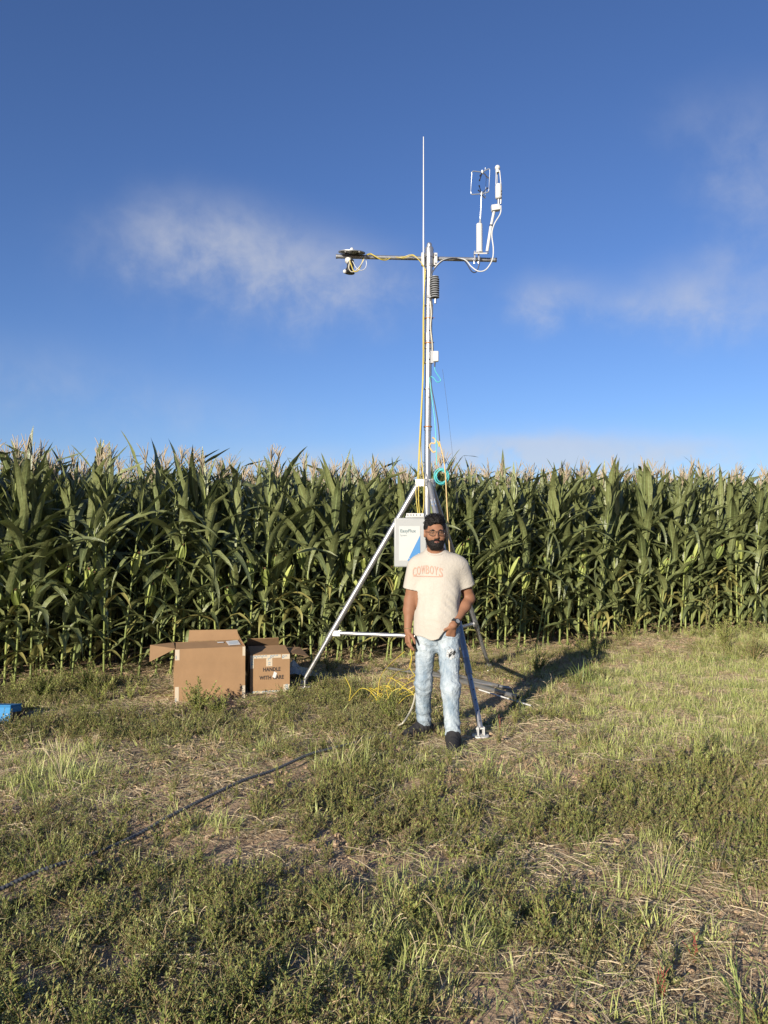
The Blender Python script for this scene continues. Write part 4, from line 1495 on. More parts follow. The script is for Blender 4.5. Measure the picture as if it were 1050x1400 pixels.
cable('yellow_cable', [A(478, 356, 7.58), A(480.5, 363, 7.57), A(484, 371, 7.57), A(489, 370.5, 7.58), A(493, 364, 7.59), A(497.5, 352, 7.61)], .0052, M_YELLOW, 'yellow cable drooping below the flat radiometer')
cable('white_cable', [A(482, 357, 7.58), A(487, 366, 7.58), A(493, 369.5, 7.58), A(498.5, 367.5, 7.59), A(501, 361, 7.60), A(499.5, 350, 7.61)], .0035, M_WHITECABLE, 'thin white cable loop right of the hanging black sensor')
cable('cream_cable', [A(478.5, 358, 7.57), A(476.5, 365, 7.565), A(480.5, 371.5, 7.57), A(488, 368.5, 7.575), A(496, 358, 7.59), A(499, 350, 7.61)], .0042, M_CREAMCABLE, 'cream cable crossing the front of the hanging black sensor')
# yellow cables wound along the arm and down the mast
for k, off in enumerate((0, .008)):
    pts = [A(500, 349.0, 7.615)]
    for px, py, dy in ((506, 346.5, -.02), (512, 349.5, -.03), (519, 353.5, -.022), (527, 354.5, .012), (536, 350.0, .026), (550, 351.5, .02), (560, 348.6, .0), (566, 349, -.03), (574, 357, -.045), (581, 368, -.05)):
        pts.append(A(px + k * 1.2, py + k * 1.3, 7.655 + dy - off))
    cable('yellow_cable', pts, .0038, M_YELLOW, ['upper yellow cable wrapped along the left half of the cross arm', 'lower yellow cable wrapped along the left half of the cross arm'][k])
cable('yellow_cable', [A(581, 368, 7.605), A(580, 395, 7.61), A(579.5, 440, 7.62), A(579.3, 500, 7.62), A(577.5, 540, 7.60), A(574.5, 600, 7.57), A(573, 640, 7.55), A(572.2, 680, 7.52), A(574, 707, 7.50)], .0048, M_YELLOW, 'yellow cable bowing left of the mast down to the cabinet')
cable('yellow_cable', [A(581.5, 370, 7.60), A(578.5, 430, 7.62), A(578.4, 510, 7.615), A(577, 560, 7.60), A(575.5, 610, 7.58), A(577.5, 640, 7.57), A(579.6, 660, 7.55), A(579.3, 690, 7.52), A(576.5, 707, 7.50)], .0048, M_YELLOW, 'yellow cable hanging straight beside the mast to the cabinet top')
cable('yellow_cable', [A(581, 372, 7.61), A(578.8, 450, 7.63), A(577.5, 520, 7.62), A(573.5, 600, 7.58), A(571, 650, 7.56), A(568.5, 668, 7.54), A(570, 690, 7.52), A(572, 707, 7.50)], .0042, M_YELLOW, 'leftmost yellow cable looping out at the tripod hinge')
# ---- right side of the mast: shield, white box, hoses
sh0 = at(594.5, 408, 7.60)
sh = empty('radiation_shield', sh0)
tag(sh, 'dark grey louvred radiation shield clamped on the right side of the mast', 'temperature sensor')
for k in range(9):
    m = MB(); z = .012 + k * .0225
    m.lathe([(.030, .004), (.046, -.004), (.047, .0), (.033, .012), (.014, .013)], (0, 0, z), n=18); m.build('louvre', M_SHIELD, sh)
m = MB(); m.tube([(0, 0, 0), (0, 0, .21)], .016, 10); m.build('core', M_BLACK, sh)
m = MB(); m.lathe([(.040, 0), (.04, .006), (.02, .010)], (0, 0, .212), n=18); m.build('top_cap', M_SHIELD, sh)
m = MB(); m.box((-.045, .03, .03), (.06, .02, .03)); m.tube([(0.006, 0, -.002), (.004, 0, -.05)], .011, 10); m.build('mount_arm', M_ALU_DULL, sh)
wb0 = at(596, 495, 7.60)
wb = empty('gps_receiver', wb0)
tag(wb, 'small white plastic box on the right side of the mast at mid height', 'junction box')
m = MB(); m.box((0, 0, .055), (.052, .045, .105)); m.build('case', M_WHITE, wb, bevel=.008)
m = MB(); m.box((-.038, .02, .055), (.03, .012, .12)); m.build('bracket', M_ALU_DULL, wb)
m = MB(); m.tube([(-.012, 0, .004), (-.012, 0, -.028), (-.012, 0, -.05)], [.009, .007, .005], 9); m.build('cable_gland', M_BLACK, wb)
cable('teal_cable', [A(594, 502, 7.60), A(595.5, 508, 7.60), A(600, 515, 7.60), A(602.5, 520, 7.60), A(598, 522.5, 7.60), A(593, 517, 7.62), A(589, 514.5, 7.63)], .0045, M_TEAL, 'short teal cable loop under the white box on the mast')
cable('cream_cable', [A(588.5, 412, 7.63), A(589.8, 430, 7.63), A(588.8, 448, 7.64), A(590.8, 468, 7.63), A(591, 486, 7.63)], .0055, M_CREAMCABLE, 'cream cable pressed to the right of the upper mast')
cable('dark_cable', [A(590.5, 412, 7.62), A(591.5, 425, 7.62), A(589.6, 446, 7.63), A(592, 470, 7.62), A(592.5, 482, 7.62)], .0045, M_DARKCABLE, 'dark cable running between the louvred shield and the white box')
cable('dark_cable', [A(588.5, 518, 7.63), A(591, 535, 7.62), A(595, 555, 7.61), A(599, 580, 7.60), A(601, 603, 7.60)], .0055, M_DARKCABLE, 'dark blue cable slanting away from the mast above the corn')
cable('teal_cable', [A(587.5, 516, 7.64), A(590.5, 545, 7.62), A(594, 570, 7.61), A(596, 600, 7.60), A(597, 636, 7.60)], .005, M_TEAL, 'thin teal cable dropping from the mast to its coil')
m = MB()
tcx, tcy = 604, 651
for k in range(5):
    rr = 9.2 - .45 * k
    ctr = (tcx + (k % 3 - 1) * 1.3, tcy + (k % 2) * 1.6)
    m.tube([A(ctr[0] + rr * math.cos(t + k), ctr[1] + rr * 1.15 * math.sin(t + k), 7.60 - .008 * k - .003 * math.sin(3 * t)) for t in [i * math.pi / 12 for i in range(25)]], .0055, 6, caps=False)
tag(m.build('cable_coil', M_TEAL), 'teal cable coiled in a ring hanging right of the tripod hinge', 'cable coil')
m = MB(); m.tube(crom([A(591, 598, 7.61), A(595, 601, 7.61), A(594.5, 606, 7.61), A(589.5, 606, 7.62), A(587.5, 611, 7.62), A(592, 618, 7.61), A(596, 617, 7.61)], 6), .008, 6)
tag(m.build('hose_loop', M_STRAP), 'olive-tan hose curl clinging to the right of the mast', 'hose')
cable('tan_strap', [A(600.5, 603, 7.60), A(606, 625, 7.58), A(609, 650, 7.56), A(611, 690, 7.54), A(614, 740, 7.5), A(617, 800, 7.45)], .0058, M_STRAP, 'tan cord hanging from the dark cable end down past the teal coil')
m = MB(); m.tube([A(597, 602, 7.60), A(600, 607, 7.60), A(600.5, 611, 7.60)], [.004, .009, .006], 8)
tag(m.build('yellow_plug', M_YELLOW), 'yellow cable plug above the teal coil', 'plug')
cable('guy_wire', [A(605, 505, 7.6), A(612, 560, 7.6), A(619, 625, 7.6), A(627, 700, 7.6)], .0013, M_DARKCABLE, 'hair-thin dark wire slanting down to the right of the mast', sm=3)

# ---- yellow cable mess on the ground, grey cable, pipes, conduit
def loops(name, c, turns, r, hz, mat, rad_, label, seed, squash=.6):
    rg = random.Random(seed); m = MB(); pts = []
    for i in range(int(turns * 9)):
        t = i / 9 * 2 * math.pi
        rr = r * (1 + .22 * math.sin(t * .37 + seed) + rg.gauss(0, .05))
        pts.append(Vector((c.x + rr * math.cos(t) + .05 * math.sin(t * .21), c.y + rr * squash * math.sin(t) + .02 * math.cos(t * .3), c.z + hz * (.55 + .45 * math.sin(t * 1.13 + 1)) + .012)))
    m.tube(crom(pts, 3), rad_, 6)
    o = m.build(name, mat)
    return tag(o, label, 'cable coil')


yc = onground(521, 958)
loops('cable_coil', yc, 8, .085, .13, M_YELLOW, .0032, 'tight yellow cable coil lying on the weeds left of the man', 3, .9)
loops('cable_coil', onground(556, 958) + Vector((0, 0, .02)), 5, .13, .20, M_YELLOW, .0030, 'loose yellow cable loops beside the man\'s right knee', 5, .7)
G = lambda px, py, h=0.0: onground(px, py) + Vector((0, 0, h))
cable('yellow_cable', [A(472, 926, 7.1), A(479, 941, 7.0), A(478, 953, 6.95), A(477.5, 958, 6.9), A(484, 950, 6.95), A(492, 942, 7.0), A(499, 941.5, 7.0), A(507, 946, 6.95), A(516, 957, 6.9)], .0036, M_YELLOW, 'yellow cable arch left of the tight yellow coil')
cable('yellow_cable', [A(553, 891, 7.3), A(540, 902, 7.25), A(526, 916, 7.1), A(519, 930, 7.0), A(517, 946, 6.95), A(515, 958, 6.9)], .0034, M_YELLOW, 'yellow cable rising from the coil to behind the man\'s hand')
cable('yellow_cable', [A(566, 890, 7.3), A(561, 905, 7.25), A(558, 915, 7.2), A(545, 918, 7.1), A(535, 928, 7.0), A(529, 942, 6.95), A(531, 955, 6.9)], .0034, M_YELLOW, 'yellow cable strand behind the man\'s right thigh')
cable('yellow_cable', [A(560, 880, 7.3), A(563, 900, 7.25), A(561, 914, 7.2), A(568, 925, 7.1), A(572, 945, 7.0), A(556, 952, 6.95), A(545, 962, 6.9)], .0034, M_YELLOW, 'yellow cable dropping to the loose loops near the man\'s knee')
cable('yellow_cable', [A(528, 957, 6.9), A(537, 945, 6.92), A(548, 941, 6.92), A(560, 944, 6.92), A(566, 951, 6.9)], .0034, M_YELLOW, 'yellow strand bridging the tight coil and the loose loops')
cable('grey_cable', [A(568, 948, 6.55), A(565, 962, 6.45), A(559, 976, 6.35), A(551, 988, 6.2), G(543, 998, .03), G(536, 1004, .015), G(528, 1009, .01)], .0075, M_CREAMCABLE, 'pale grey cable leading from the conduit up behind the man\'s leg')


def conduit(name, pts, r, label):
    path = crom(pts, 10)
    out = [path[0]]; acc = 0.0
    step = .0052
    for a_, b_ in zip(path[:-1], path[1:]):
        L = (b_ - a_).length; t = step - acc
        while t < L:
            out.append(a_.lerp(b_, t / L)); t += step
        acc = L - (t - step)
    rs = [r * (1.0 if (i // 2) % 2 else .80) for i in range(len(out))]
    m = MB(); m.tube(out, rs, 8)
    o = m.build(name, M_CONDUIT, None, 50)
    return tag(o, label, 'conduit')


conduit('conduit', [G(-60, 1252, .055), G(15, 1222, .06), G(45, 1210, .06), G(75, 1199, .05), G(130, 1176, .03), G(180, 1155, .035), G(235, 1128, .05), G(285, 1104, .055), G(330, 1083, .055), G(375, 1064, .055), G(420, 1044, .05), G(455, 1032, .035), G(490, 1020, .03), G(528, 1008, .03)], .0115,
        'dark grey ribbed conduit snaking over the grass from the left edge to the man')


def pipe(px0, py0, px1, py1, r, label, h0=0.03, h1=.03, mat=None):
    a_, b_ = G(px0, py0, h0), G(px1, py1, h1)
    d = (b_ - a_).normalized()
    root = empty('loose_pipe', a_); tag(root, label, 'metal pipe')
    m = MB(); m.tube([Vector((0, 0, 0)), b_ - a_], r, 14); m.build('tube', mat or M_ALU_DULL, root)
    for p_ in (Vector((0, 0, 0)), b_ - a_):
        e_ = MB(); s_ = -1 if p_.length == 0 else 1
        e_.tube([p_ + d * s_ * .0005, p_ + d * s_ * .002], r * .78, 12); e_.build('open_end', M_DARKHOLE, root)
    return root


pipe(528, 916, 700, 950, .016, 'long thin silver pipe, the rear one of those lying behind the man', .05, .06, M_ALU)
pipe(588, 925, 708, 962, .024, 'thick silver pipe lying on the grass behind the man, nearest the front foot', .055, .06, M_ALU)
pipe(600, 924, 682, 947, .017, 'short silver pipe lying between the two longer pipes', .06, .07, M_ALU)
pipe(655, 952, 726, 972, .007, 'thin pale rod lying in the grass right of the pipes', .06, .06, M_WHITE)

# ---- cardboard boxes
def cardbox(name, p0, p1, depth, h, label, wall=.005):
    """p0, p1: front bottom corners"""
    root = empty(name, p0)
    tag(root, label, 'cardboard box')
    u = p1 - p0; u.z = 0
    W = u.length; u.normalize()
    root.rotation_euler = (0, 0, math.atan2(u.y, u.x))
    return root, W


b0, b1 = onground(239, 961), onground(335, 955)
big, BW = cardbox('cardboard_box', b0, b1, .46, .505, 'large open plain brown cardboard box with raised flaps')
BH, BD, T = .505, .46, .006
m = MB(); m.box((BW / 2, T / 2, BH / 2), (BW, T, BH)); m.build('front_panel', M_CARD, big)
m = MB(); m.box((BW / 2, BD - T / 2, BH / 2), (BW, T, BH)); m.build('back_panel', M_CARD, big)
m = MB(); m.box((T / 2, BD / 2, BH / 2), (T, BD - 2 * T, BH - .002)); m.build('side_panel', M_CARD, big)
m = MB(); m.box((BW - T / 2, BD / 2, BH / 2), (T, BD - 2 * T, BH - .002)); m.build('side_panel', M_CARD, big)
m = MB(); m.box((BW / 2, BD / 2, T / 2), (BW - 2 * T, BD - 2 * T, T)); m.build('bottom_panel', M_CARDIN, big)
m = MB(); m.slab([(.004, .002, BH), (BW - .004, .002, BH), (BW - .006, .21, BH + .035), (.012, .21, BH + .03)], -.005); m.build('front_flap', M_CARD, big, 0)
m = MB(); m.slab([(.14, BD, BH + .002), (BW - .01, BD, BH + .002), (BW - .03, BD + .015, BH + .105), (.15, BD + .015, BH + .115)], .005); m.build('back_flap', M_CARD, big, 0)
m = MB(); m.slab([(0, .02, BH), (0, BD - .02, BH), (-.225, BD + .0, BH - .02), (-.23, .05, BH - .115)], .005); m.build('side_flap', M_CARD, big, 0)
m = MB(); m.slab([(BW, .01, BH), (BW, BD - .01, BH), (BW - .03, BD - .03, BH + .08), (BW - .03, .03, BH + .05)], -.005); m.build('side_flap', M_CARD, big, 0)
for (x_, z_, w_, h_, lb) in ((.0, BH - .105, .04, .1, 1), (0, 0.0, .035, .15, 1), (BW - .026, BH - .09, .026, .088, 0), (BW - .03, .0, .03, .13, 0)):
    m = MB(); m.slab([(x_, -.0012, z_), (x_ + w_, -.0012, z_), (x_ + w_, -.0012, z_ + h_), (x_, -.0012, z_ + h_)], .0006); tp = m.build('tape', M_TAPE, big, 0)
    if lb:
        m = MB()
        for q_ in range(3):
            zz = z_ + .012 + q_ * .012
            m.slab([(x_ + .006, -.0026, zz), (x_ + .014, -.0026, zz + .002), (x_ + .011, -.0026, zz + .009), (x_ + .004, -.0026, zz + .006)], .0004)
        m.build('tape_print', M_TAPEINK, tp, 0)
def on_flap(x, y):   # a point on the front flap
    t = y / .21
    return Vector((x, y, BH + .0035 + .033 * t + .0035))
m = MB(); m.slab([on_flap(.50, .03), on_flap(.615, .04), on_flap(.60, .185), on_flap(.485, .165)], .0008); lb_ = m.build('shipping_label', M_PAPER, big, 0)
for q_ in range(3):
    m = MB(); y0 = .07 + q_ * .03
    m.slab([on_flap(.51, y0) + Vector((0, 0, .0015)), on_flap(.60, y0 + .01) + Vector((0, 0, .0015)), on_flap(.60, y0 + .017) + Vector((0, 0, .0015)), on_flap(.51, y0 + .007) + Vector((0, 0, .0015))], .0004)
    m.build('label_print', M_TAPEINK, lb_, 0)
m = MB(); m.slab([on_flap(.40, .12), on_flap(.46, .12), on_flap(.46, .15), on_flap(.40, .15)], .0006); m.build('paper_strip', M_PAPER, big, 0)

s0, s1 = onground(342, 952), onground(396, 949)
sml, SW = cardbox('cardboard_box', s0, s1, .50, .395, 'small brown cardboard box printed HANDLE WITH CARE beside the large one')
SH, SD = .385, .44
m = MB(); m.box((SW / 2, T / 2, SH / 2), (SW, T, SH)); m.build('front_panel', M_CARD, sml)
m = MB(); m.box((SW / 2, SD - T / 2, SH / 2), (SW, T, SH)); m.build('back_panel', M_CARD, sml)
m = MB(); m.box((T / 2, SD / 2, SH / 2), (T, SD - 2 * T, SH - .002)); m.build('side_panel', M_CARD, sml)
m = MB(); m.box((SW - T / 2, SD / 2, SH / 2), (T, SD - 2 * T, SH - .002)); m.build('side_panel', M_CARD, sml)
m = MB(); m.box((SW / 2, SD / 2, T / 2), (SW - 2 * T, SD - 2 * T, T)); m.build('bottom_panel', M_CARDIN, sml)
m = MB(); m.slab([(.002, .001, SH), (SW - .002, .001, SH), (SW - .012, .27, SH + .045), (.004, .27, SH + .045)], .005); m.build('top_flap', M_CARD, sml, 0)
m = MB(); m.slab([(.0, SD, SH), (SW - .05, SD, SH), (SW - .07, SD - .12, SH + .115), (.0, SD - .12, SH + .115)], -.005); m.build('back_flap', M_CARD, sml, 0)
m = MB(); m.slab([(SW, .05, SH), (SW + .21, .13, SH - .06), (SW + .16, SD - .06, SH + .0), (SW, SD - .02, SH)], .005); m.build('side_flap', M_CARDIN, sml, 0)
m = MB(); m.slab([(0, .02, SH), (0, SD - .02, SH), (-.02, SD - .04, SH - .2), (-.02, .03, SH - .2)], .004); m.build('side_flap', M_CARD, sml, 0)


def tape(x0, x1, z0, z1, ink):
    m = MB(); m.slab([(x0, -.0012, z0), (x1, -.0012, z0), (x1, -.0012, z1), (x0, -.0012, z1)], .0006); tp = m.build('tape', M_TAPE, sml, 0)
    m = MB(); rg = random.Random(int(x0 * 1000) + 3)
    horizontal = (x1 - x0) > (z1 - z0)
    n_ = ink
    for q_ in range(n_):
        t = (q_ + .5) / n_
        if horizontal: cx, cz = x0 + (x1 - x0) * t, (z0 + z1) / 2
        else: cx, cz = (x0 + x1) / 2, z0 + (z1 - z0) * t
        if rg.random() < .25: continue
        s_ = .011
        ring = [Vector((cx + s_ * .8 * math.cos(t2) + s_ * .3 * math.sin(t2), -.0024, cz + s_ * math.sin(t2))) for t2 in [j_ * math.pi / 5 for j_ in range(rg.choice((6, 8, 11)))]]
        m.tube(ring, .0022, 4)
    if m.v: m.build('tape_print', M_TAPEINK, tp, 0)


tape(0.0, .30, SH - .034, SH - .003, 11)
tape(.31, SW, SH - .05, SH - .003, 3)
tape(.155, .215, SH - .115, SH - .036, 4)
tape(.0, .034, SH - .13, SH - .036, 4)
tape(.02, .30, .004, .032, 9)
tape(.325, SW, .004, .085, 4)
placed('lettering', text_mesh('HANDLE', .052, 'lettering', M_INK, .0014, 1.05), sml, Matrix.Translation((SW * .54, -.0022, .222)) @ FACING @ Matrix.Diagonal((.82, 1, 1, 1)))
placed('lettering', text_mesh('WITH CARE', .052, 'lettering', M_INK, .0014, 1.05), sml, Matrix.Translation((SW * .54, -.0022, .142)) @ FACING @ Matrix.Diagonal((.82, 1, 1, 1)))
m = MB(); m.slab([(.215, -.0035, .165), (.243, -.0035, .150), (.262, -.0035, .200), (.234, -.0035, .218)], .0006); m.build('white_sticker', M_PAPER, sml, 0)
# crumpled plastic sheet and paper scrap between the small box and the left foot
rg = random.Random(4)
pl = MB(); nX, nY = 12, 9
c_ = onground(408, 928)
for i in range(nX):
    for j in range(nY):
        x_, y_ = (i / (nX - 1) - .5) * .42, (j / (nY - 1) - .5) * .3
        pl.v.append(Vector((x_ + rg.gauss(0, .008), y_ + rg.gauss(0, .008), .03 + .14 * math.exp(-((x_ + .05) / .16) ** 2 - (y_ / .13) ** 2) * rg.uniform(.6, 1.1) + rg.uniform(-.02, .03))))
for i in range(nX - 1):
    for j in range(nY - 1):
        a_ = i * nY + j
        pl.face((a_, a_ + nY, a_ + nY + 1, a_ + 1))
o = pl.build('plastic_sheet', M_PLASTICFILM, None, 25); o.location = c_
md = o.modifiers.new('thick', 'SOLIDIFY'); md.thickness = .002
tag(o, 'crumpled dusty plastic sheet lying between the small box and the tripod foot', 'plastic sheet')
m = MB(); m.slab([(-.04, -.03, .02), (.045, -.02, .035), (.04, .04, .03), (-.03, .03, .015)], .002); o = m.build('paper_scrap', M_PAPER, None, 0); o.location = onground(418, 944)
tag(o, 'scrap of white paper by the left tripod foot', 'paper')
# blue case at the left edge
bc = empty('blue_case', onground(11, 994))
bc.rotation_euler = (R(-9), 0, 0)
tag(bc, 'bright blue plastic case half out of the picture at the left edge', 'tool case')
m = MB(); m.box((-.25, .12, .078), (.5, .20, .13)); m.build('body', M_BLUECASE, bc, bevel=.006)
m = MB(); m.box((-.25, .12, .150), (.5, .205, .014)); m.build('lid', M_BLUECASE, bc, bevel=.004)
m = MB(); m.box((.006, .12, .062), (.012, .16, .07)); m.build('side_panel', M_BLACK, bc, bevel=.002)
for x_, z_ in ((-.02, .085), (-.045, .075), (-.03, .05)):
    m = MB(); m.lathe([(.004, 0), (.004, .004)], (x_, .0095, z_), (0, -1, 0), 8); m.build('rivet', M_WHITE, bc)


# ------------------------------------------------------------------ the man: surfaces grown from distance fields
class Field:
    def __init__(self, lo, hi, h):
        self.lo = np.array(lo, float); self.h = h
        self.n = np.ceil((np.array(hi) - self.lo) / h).astype(int) + 1
        self.ax = [self.lo[i] + np.arange(self.n[i]) * h for i in range(3)]
        self.D = np.full(self.n, 1.0, np.float32)

    def box(self, lo, hi, pad):
        sl = []
        for i in range(3):
            a_ = int(max(0, math.floor((lo[i] - pad - self.lo[i]) / self.h))); b_ = int(min(self.n[i], math.ceil((hi[i] + pad - self.lo[i]) / self.h) + 1))
            sl.append(slice(a_, max(a_, b_)))
        X = self.ax[0][sl[0]][:, None, None]; Y = self.ax[1][sl[1]][None, :, None]; Z = self.ax[2][sl[2]][None, None, :]
        return tuple(sl), X, Y, Z

    def add(self, prim, k=.0, mode='union'):
        lo, hi, fn = prim
        sl, X, Y, Z = self.box(lo, hi, .06 + k)
        if 0 in [s.stop - s.start for s in sl]: return
        d = fn(X, Y, Z)
        a_ = self.D[sl]
        if mode == 'union':
            if k:
                hh = np.maximum(k - np.abs(a_ - d), 0) / k
                self.D[sl] = np.minimum(a_, d) - hh * hh * k * .25
            else: self.D[sl] = np.minimum(a_, d)
        else:
            d = -d
            if k:
                hh = np.maximum(k - np.abs(a_ - d), 0) / k
                self.D[sl] = np.maximum(a_, d) + hh * hh * k * .25
            else: self.D[sl] = np.maximum(a_, d)

    def grid(self):
        return self.ax[0][:, None, None], self.ax[1][None, :, None], self.ax[2][None, None, :]

    def net(self, name, mat):
        D = self.D; ins = D < 0
        nx_, ny_, nz_ = D.shape
        cnt = np.zeros((nx_ - 1, ny_ - 1, nz_ - 1), np.int8)
        for i in (0, 1):
            for j in (0, 1):
                for k in (0, 1):
                    cnt += ins[i:nx_ - 1 + i, j:ny_ - 1 + j, k:nz_ - 1 + k]
        act = (cnt > 0) & (cnt < 8)
        I = np.argwhere(act)
        vid = np.full(act.shape, -1, np.int32); vid[act] = np.arange(len(I))
        pos = np.zeros((len(I), 3)); wt = np.zeros(len(I))
        for axd in range(3):
            o1, o2 = [q for q in range(3) if q != axd]
            for u in (0, 1):
                for v in (0, 1):
                    off = np.zeros(3, int); off[o1] = u; off[o2] = v
                    p0 = I + off; p1 = p0.copy(); p1[:, axd] += 1
                    d0 = D[p0[:, 0], p0[:, 1], p0[:, 2]]; d1 = D[p1[:, 0], p1[:, 1], p1[:, 2]]
                    cr_ = (d0 < 0) != (d1 < 0)
                    t = np.where(cr_, d0 / np.where(cr_, d0 - d1, 1), 0)
                    q = p0.astype(float); q[:, axd] += t
                    pos[cr_] += q[cr_]; wt[cr_] += 1
        V = self.lo + pos / wt[:, None] * self.h
        F = []
        for axd in range(3):
            o1, o2 = [(1, 2), (2, 0), (0, 1)][axd]
            sl0 = [slice(None)] * 3; sl1 = [slice(None)] * 3
            sl0[axd] = slice(0, -1); sl1[axd] = slice(1, None)
            a_, b_ = ins[tuple(sl0)], ins[tuple(sl1)]
            for flip, mk in ((False, a_ & ~b_), (True, ~a_ & b_)):
                P = np.argwhere(mk)
                ok = (P[:, o1] > 0) & (P[:, o2] > 0) & (P[:, o1] < act.shape[o1]) & (P[:, o2] < act.shape[o2])
                P = P[ok]

                def cell(du, dv):
                    Q = P.copy(); Q[:, o1] -= du; Q[:, o2] -= dv
                    return vid[Q[:, 0], Q[:, 1], Q[:, 2]]
                q = np.stack([cell(1, 1), cell(0, 1), cell(0, 0), cell(1, 0)], 1)
                F.append(q[:, ::-1] if flip else q)
        F = np.concatenate(F); F = F[(F >= 0).all(1)]
        return np_mesh(name, V, F, mat)


def capsule(a_, b_, ra, rb, sx=(1, 1, 1)):
    a_ = np.array(a_, float); b_ = np.array(b_, float); ba = b_ - a_; L2 = ba @ ba + 1e-12
    m_ = max(ra, rb)

    def fn(X, Y, Z):
        px, py, pz = X - a_[0], Y - a_[1], Z - a_[2]
        t = np.clip((px * ba[0] + py * ba[1] + pz * ba[2]) / L2, 0, 1)
        return np.sqrt((px - t * ba[0]) ** 2 + (py - t * ba[1]) ** 2 + (pz - t * ba[2]) ** 2) - (ra + (rb - ra) * t)
    return np.minimum(a_, b_) - m_, np.maximum(a_, b_) + m_, fn


def ell(c, r, rz=0.0, rx=0.0, ry=0.0):
    c = np.array(c, float); r = np.array(r, float)
    M = np.array(Euler((rx, ry, rz)).to_matrix()).T
    m_ = r.max()

    def fn(X, Y, Z):
        x, y, z = X - c[0], Y - c[1], Z - c[2]
        u = (M[0, 0] * x + M[0, 1] * y + M[0, 2] * z) / r[0]
        v = (M[1, 0] * x + M[1, 1] * y + M[1, 2] * z) / r[1]
        w_ = (M[2, 0] * x + M[2, 1] * y + M[2, 2] * z) / r[2]
        k0 = np.sqrt(u * u + v * v + w_ * w_)
        k1 = np.sqrt((u / r[0]) ** 2 + (v / r[1]) ** 2 + (w_ / r[2]) ** 2) + 1e-9
        return k0 * (k0 - 1) / k1
    return c - m_, c + m_, fn


def wob(X, Y, Z, f, seed, n=5):
    """smooth 3-D ripple in -1..1"""
    rg = np.random.default_rng(seed)
    out = 0
    for _ in range(n):
        k = rg.normal(size=3) * np.array(f)
        out = out + np.sin(k[0] * X + k[1] * Y + k[2] * Z + rg.uniform(0, 6.28))
    return out / n ** .5 * .8


MAN_Y = 5.98
man0 = at(598, 725, MAN_Y); man0 = Vector((man0.x, MAN_Y, gz(man0.x, MAN_Y)))
man = empty('person', man0)
tag(man, 'bearded man with glasses in cream t-shirt and ripped light jeans, one hand in pocket', 'person')
YAW = R(-20)          # chest turned to the image left
HY = R(5)

SH_R, EL_R, WR_R = (-.166, .03, 1.342), (-.212, .045, 1.075), (-.232, -.015, .850)
SH_L, EL_L, WR_L = (.178, .00, 1.340), (.252, .055, 1.09), (.108, -.140, .905)
HIP_R, KN_R, AN_R = (-.083, .02, .83), (-.108, .055, .43), (-.100, .165, .10)
HIP_L, KN_L, AN_L = (.085, -.01, .83), (.088, -.125, .43), (.104, -.165, .10)


def torso(F, g):
    F.add(ell((0, .01, 1.22), (.172 + g, .112 + g, .20), YAW), .0)
    F.add(ell((-.004, -.012, 1.02), (.160 + g, .118 + g, .20), YAW), .10)
    F.add(ell((-.004, .0, .88), (.160 + g, .115 + g, .13), YAW), .10)
    F.add(capsule((-.125, .025, 1.375), (.135, -.015, 1.375), .055 + g, .055 + g), .09)
    F.add(capsule((-.012, .02, 1.36), (-.014, .0, 1.46), .075 + g, .058 + g), .08)


# --- body (one continuous skin)
B = Field((-.33, -.30, .0), (.36, .32, 1.78), .005)
torso(B, -.012)
B.add(capsule((-.012, .012, 1.38), (-.018, -.005, 1.56), .057, .054), .05)
HC = np.array((-.021, -.012, 1.648))


def hp(x, y, z):
    """head frame: x to the image right, y away from the camera, z up, eyes near z = 0"""
    c, s_ = math.cos(HY), math.sin(HY)
    return (HC[0] + c * x - s_ * y, HC[1] + s_ * x + c * y, 1.606 + z)


B.add(ell(hp(0, 0, .036), (.075, .094, .088), HY), .03)
B.add(ell(hp(0, -.028, -.045), (.067, .066, .078), HY), .05)
B.add(ell(hp(0, -.062, -.092), (.034, .030, .028), HY), .04)
B.add(capsule(hp(-.040, -.082, .020), hp(.040, -.082, .020), .011, .011), .018)          # brow
for sx in (-1, 1):
    B.add(ell(hp(sx * .032, -.100, .001), (.017, .012, .011), HY), .012, 'sub')             # eye socket
    B.add(ell(hp(sx * .042, -.066, -.032), (.022, .022, .020), HY), .03)                  # cheek
    B.add(ell(hp(sx * .079, .006, -.006), (.010, .022, .031), HY + sx * .35), .008)         # ear
    B.add(ell(hp(sx * .088, .0, -.004), (.005, .011, .018), HY + sx * .35), .004, 'sub')
B.add(capsule(hp(0, -.093, .008), hp(0, -.112, -.034), .009, .0125), .016)                # nose
for sx in (-1, 1): B.add(ell(hp(sx * .011, -.103, -.037), (.009, .010, .008)), .008)
# arms
for S_, E_, W_ in ((SH_R, EL_R, WR_R), (SH_L, EL_L, WR_L)):
    B.add(capsule(S_, E_, .056, .043), .06)
    mid = tuple(np.array(E_) * .70 + np.array(W_) * .30)
    B.add(capsule(E_, mid, .041, .044), .03)
    B.add(capsule(mid, W_, .043, .0275), .03)


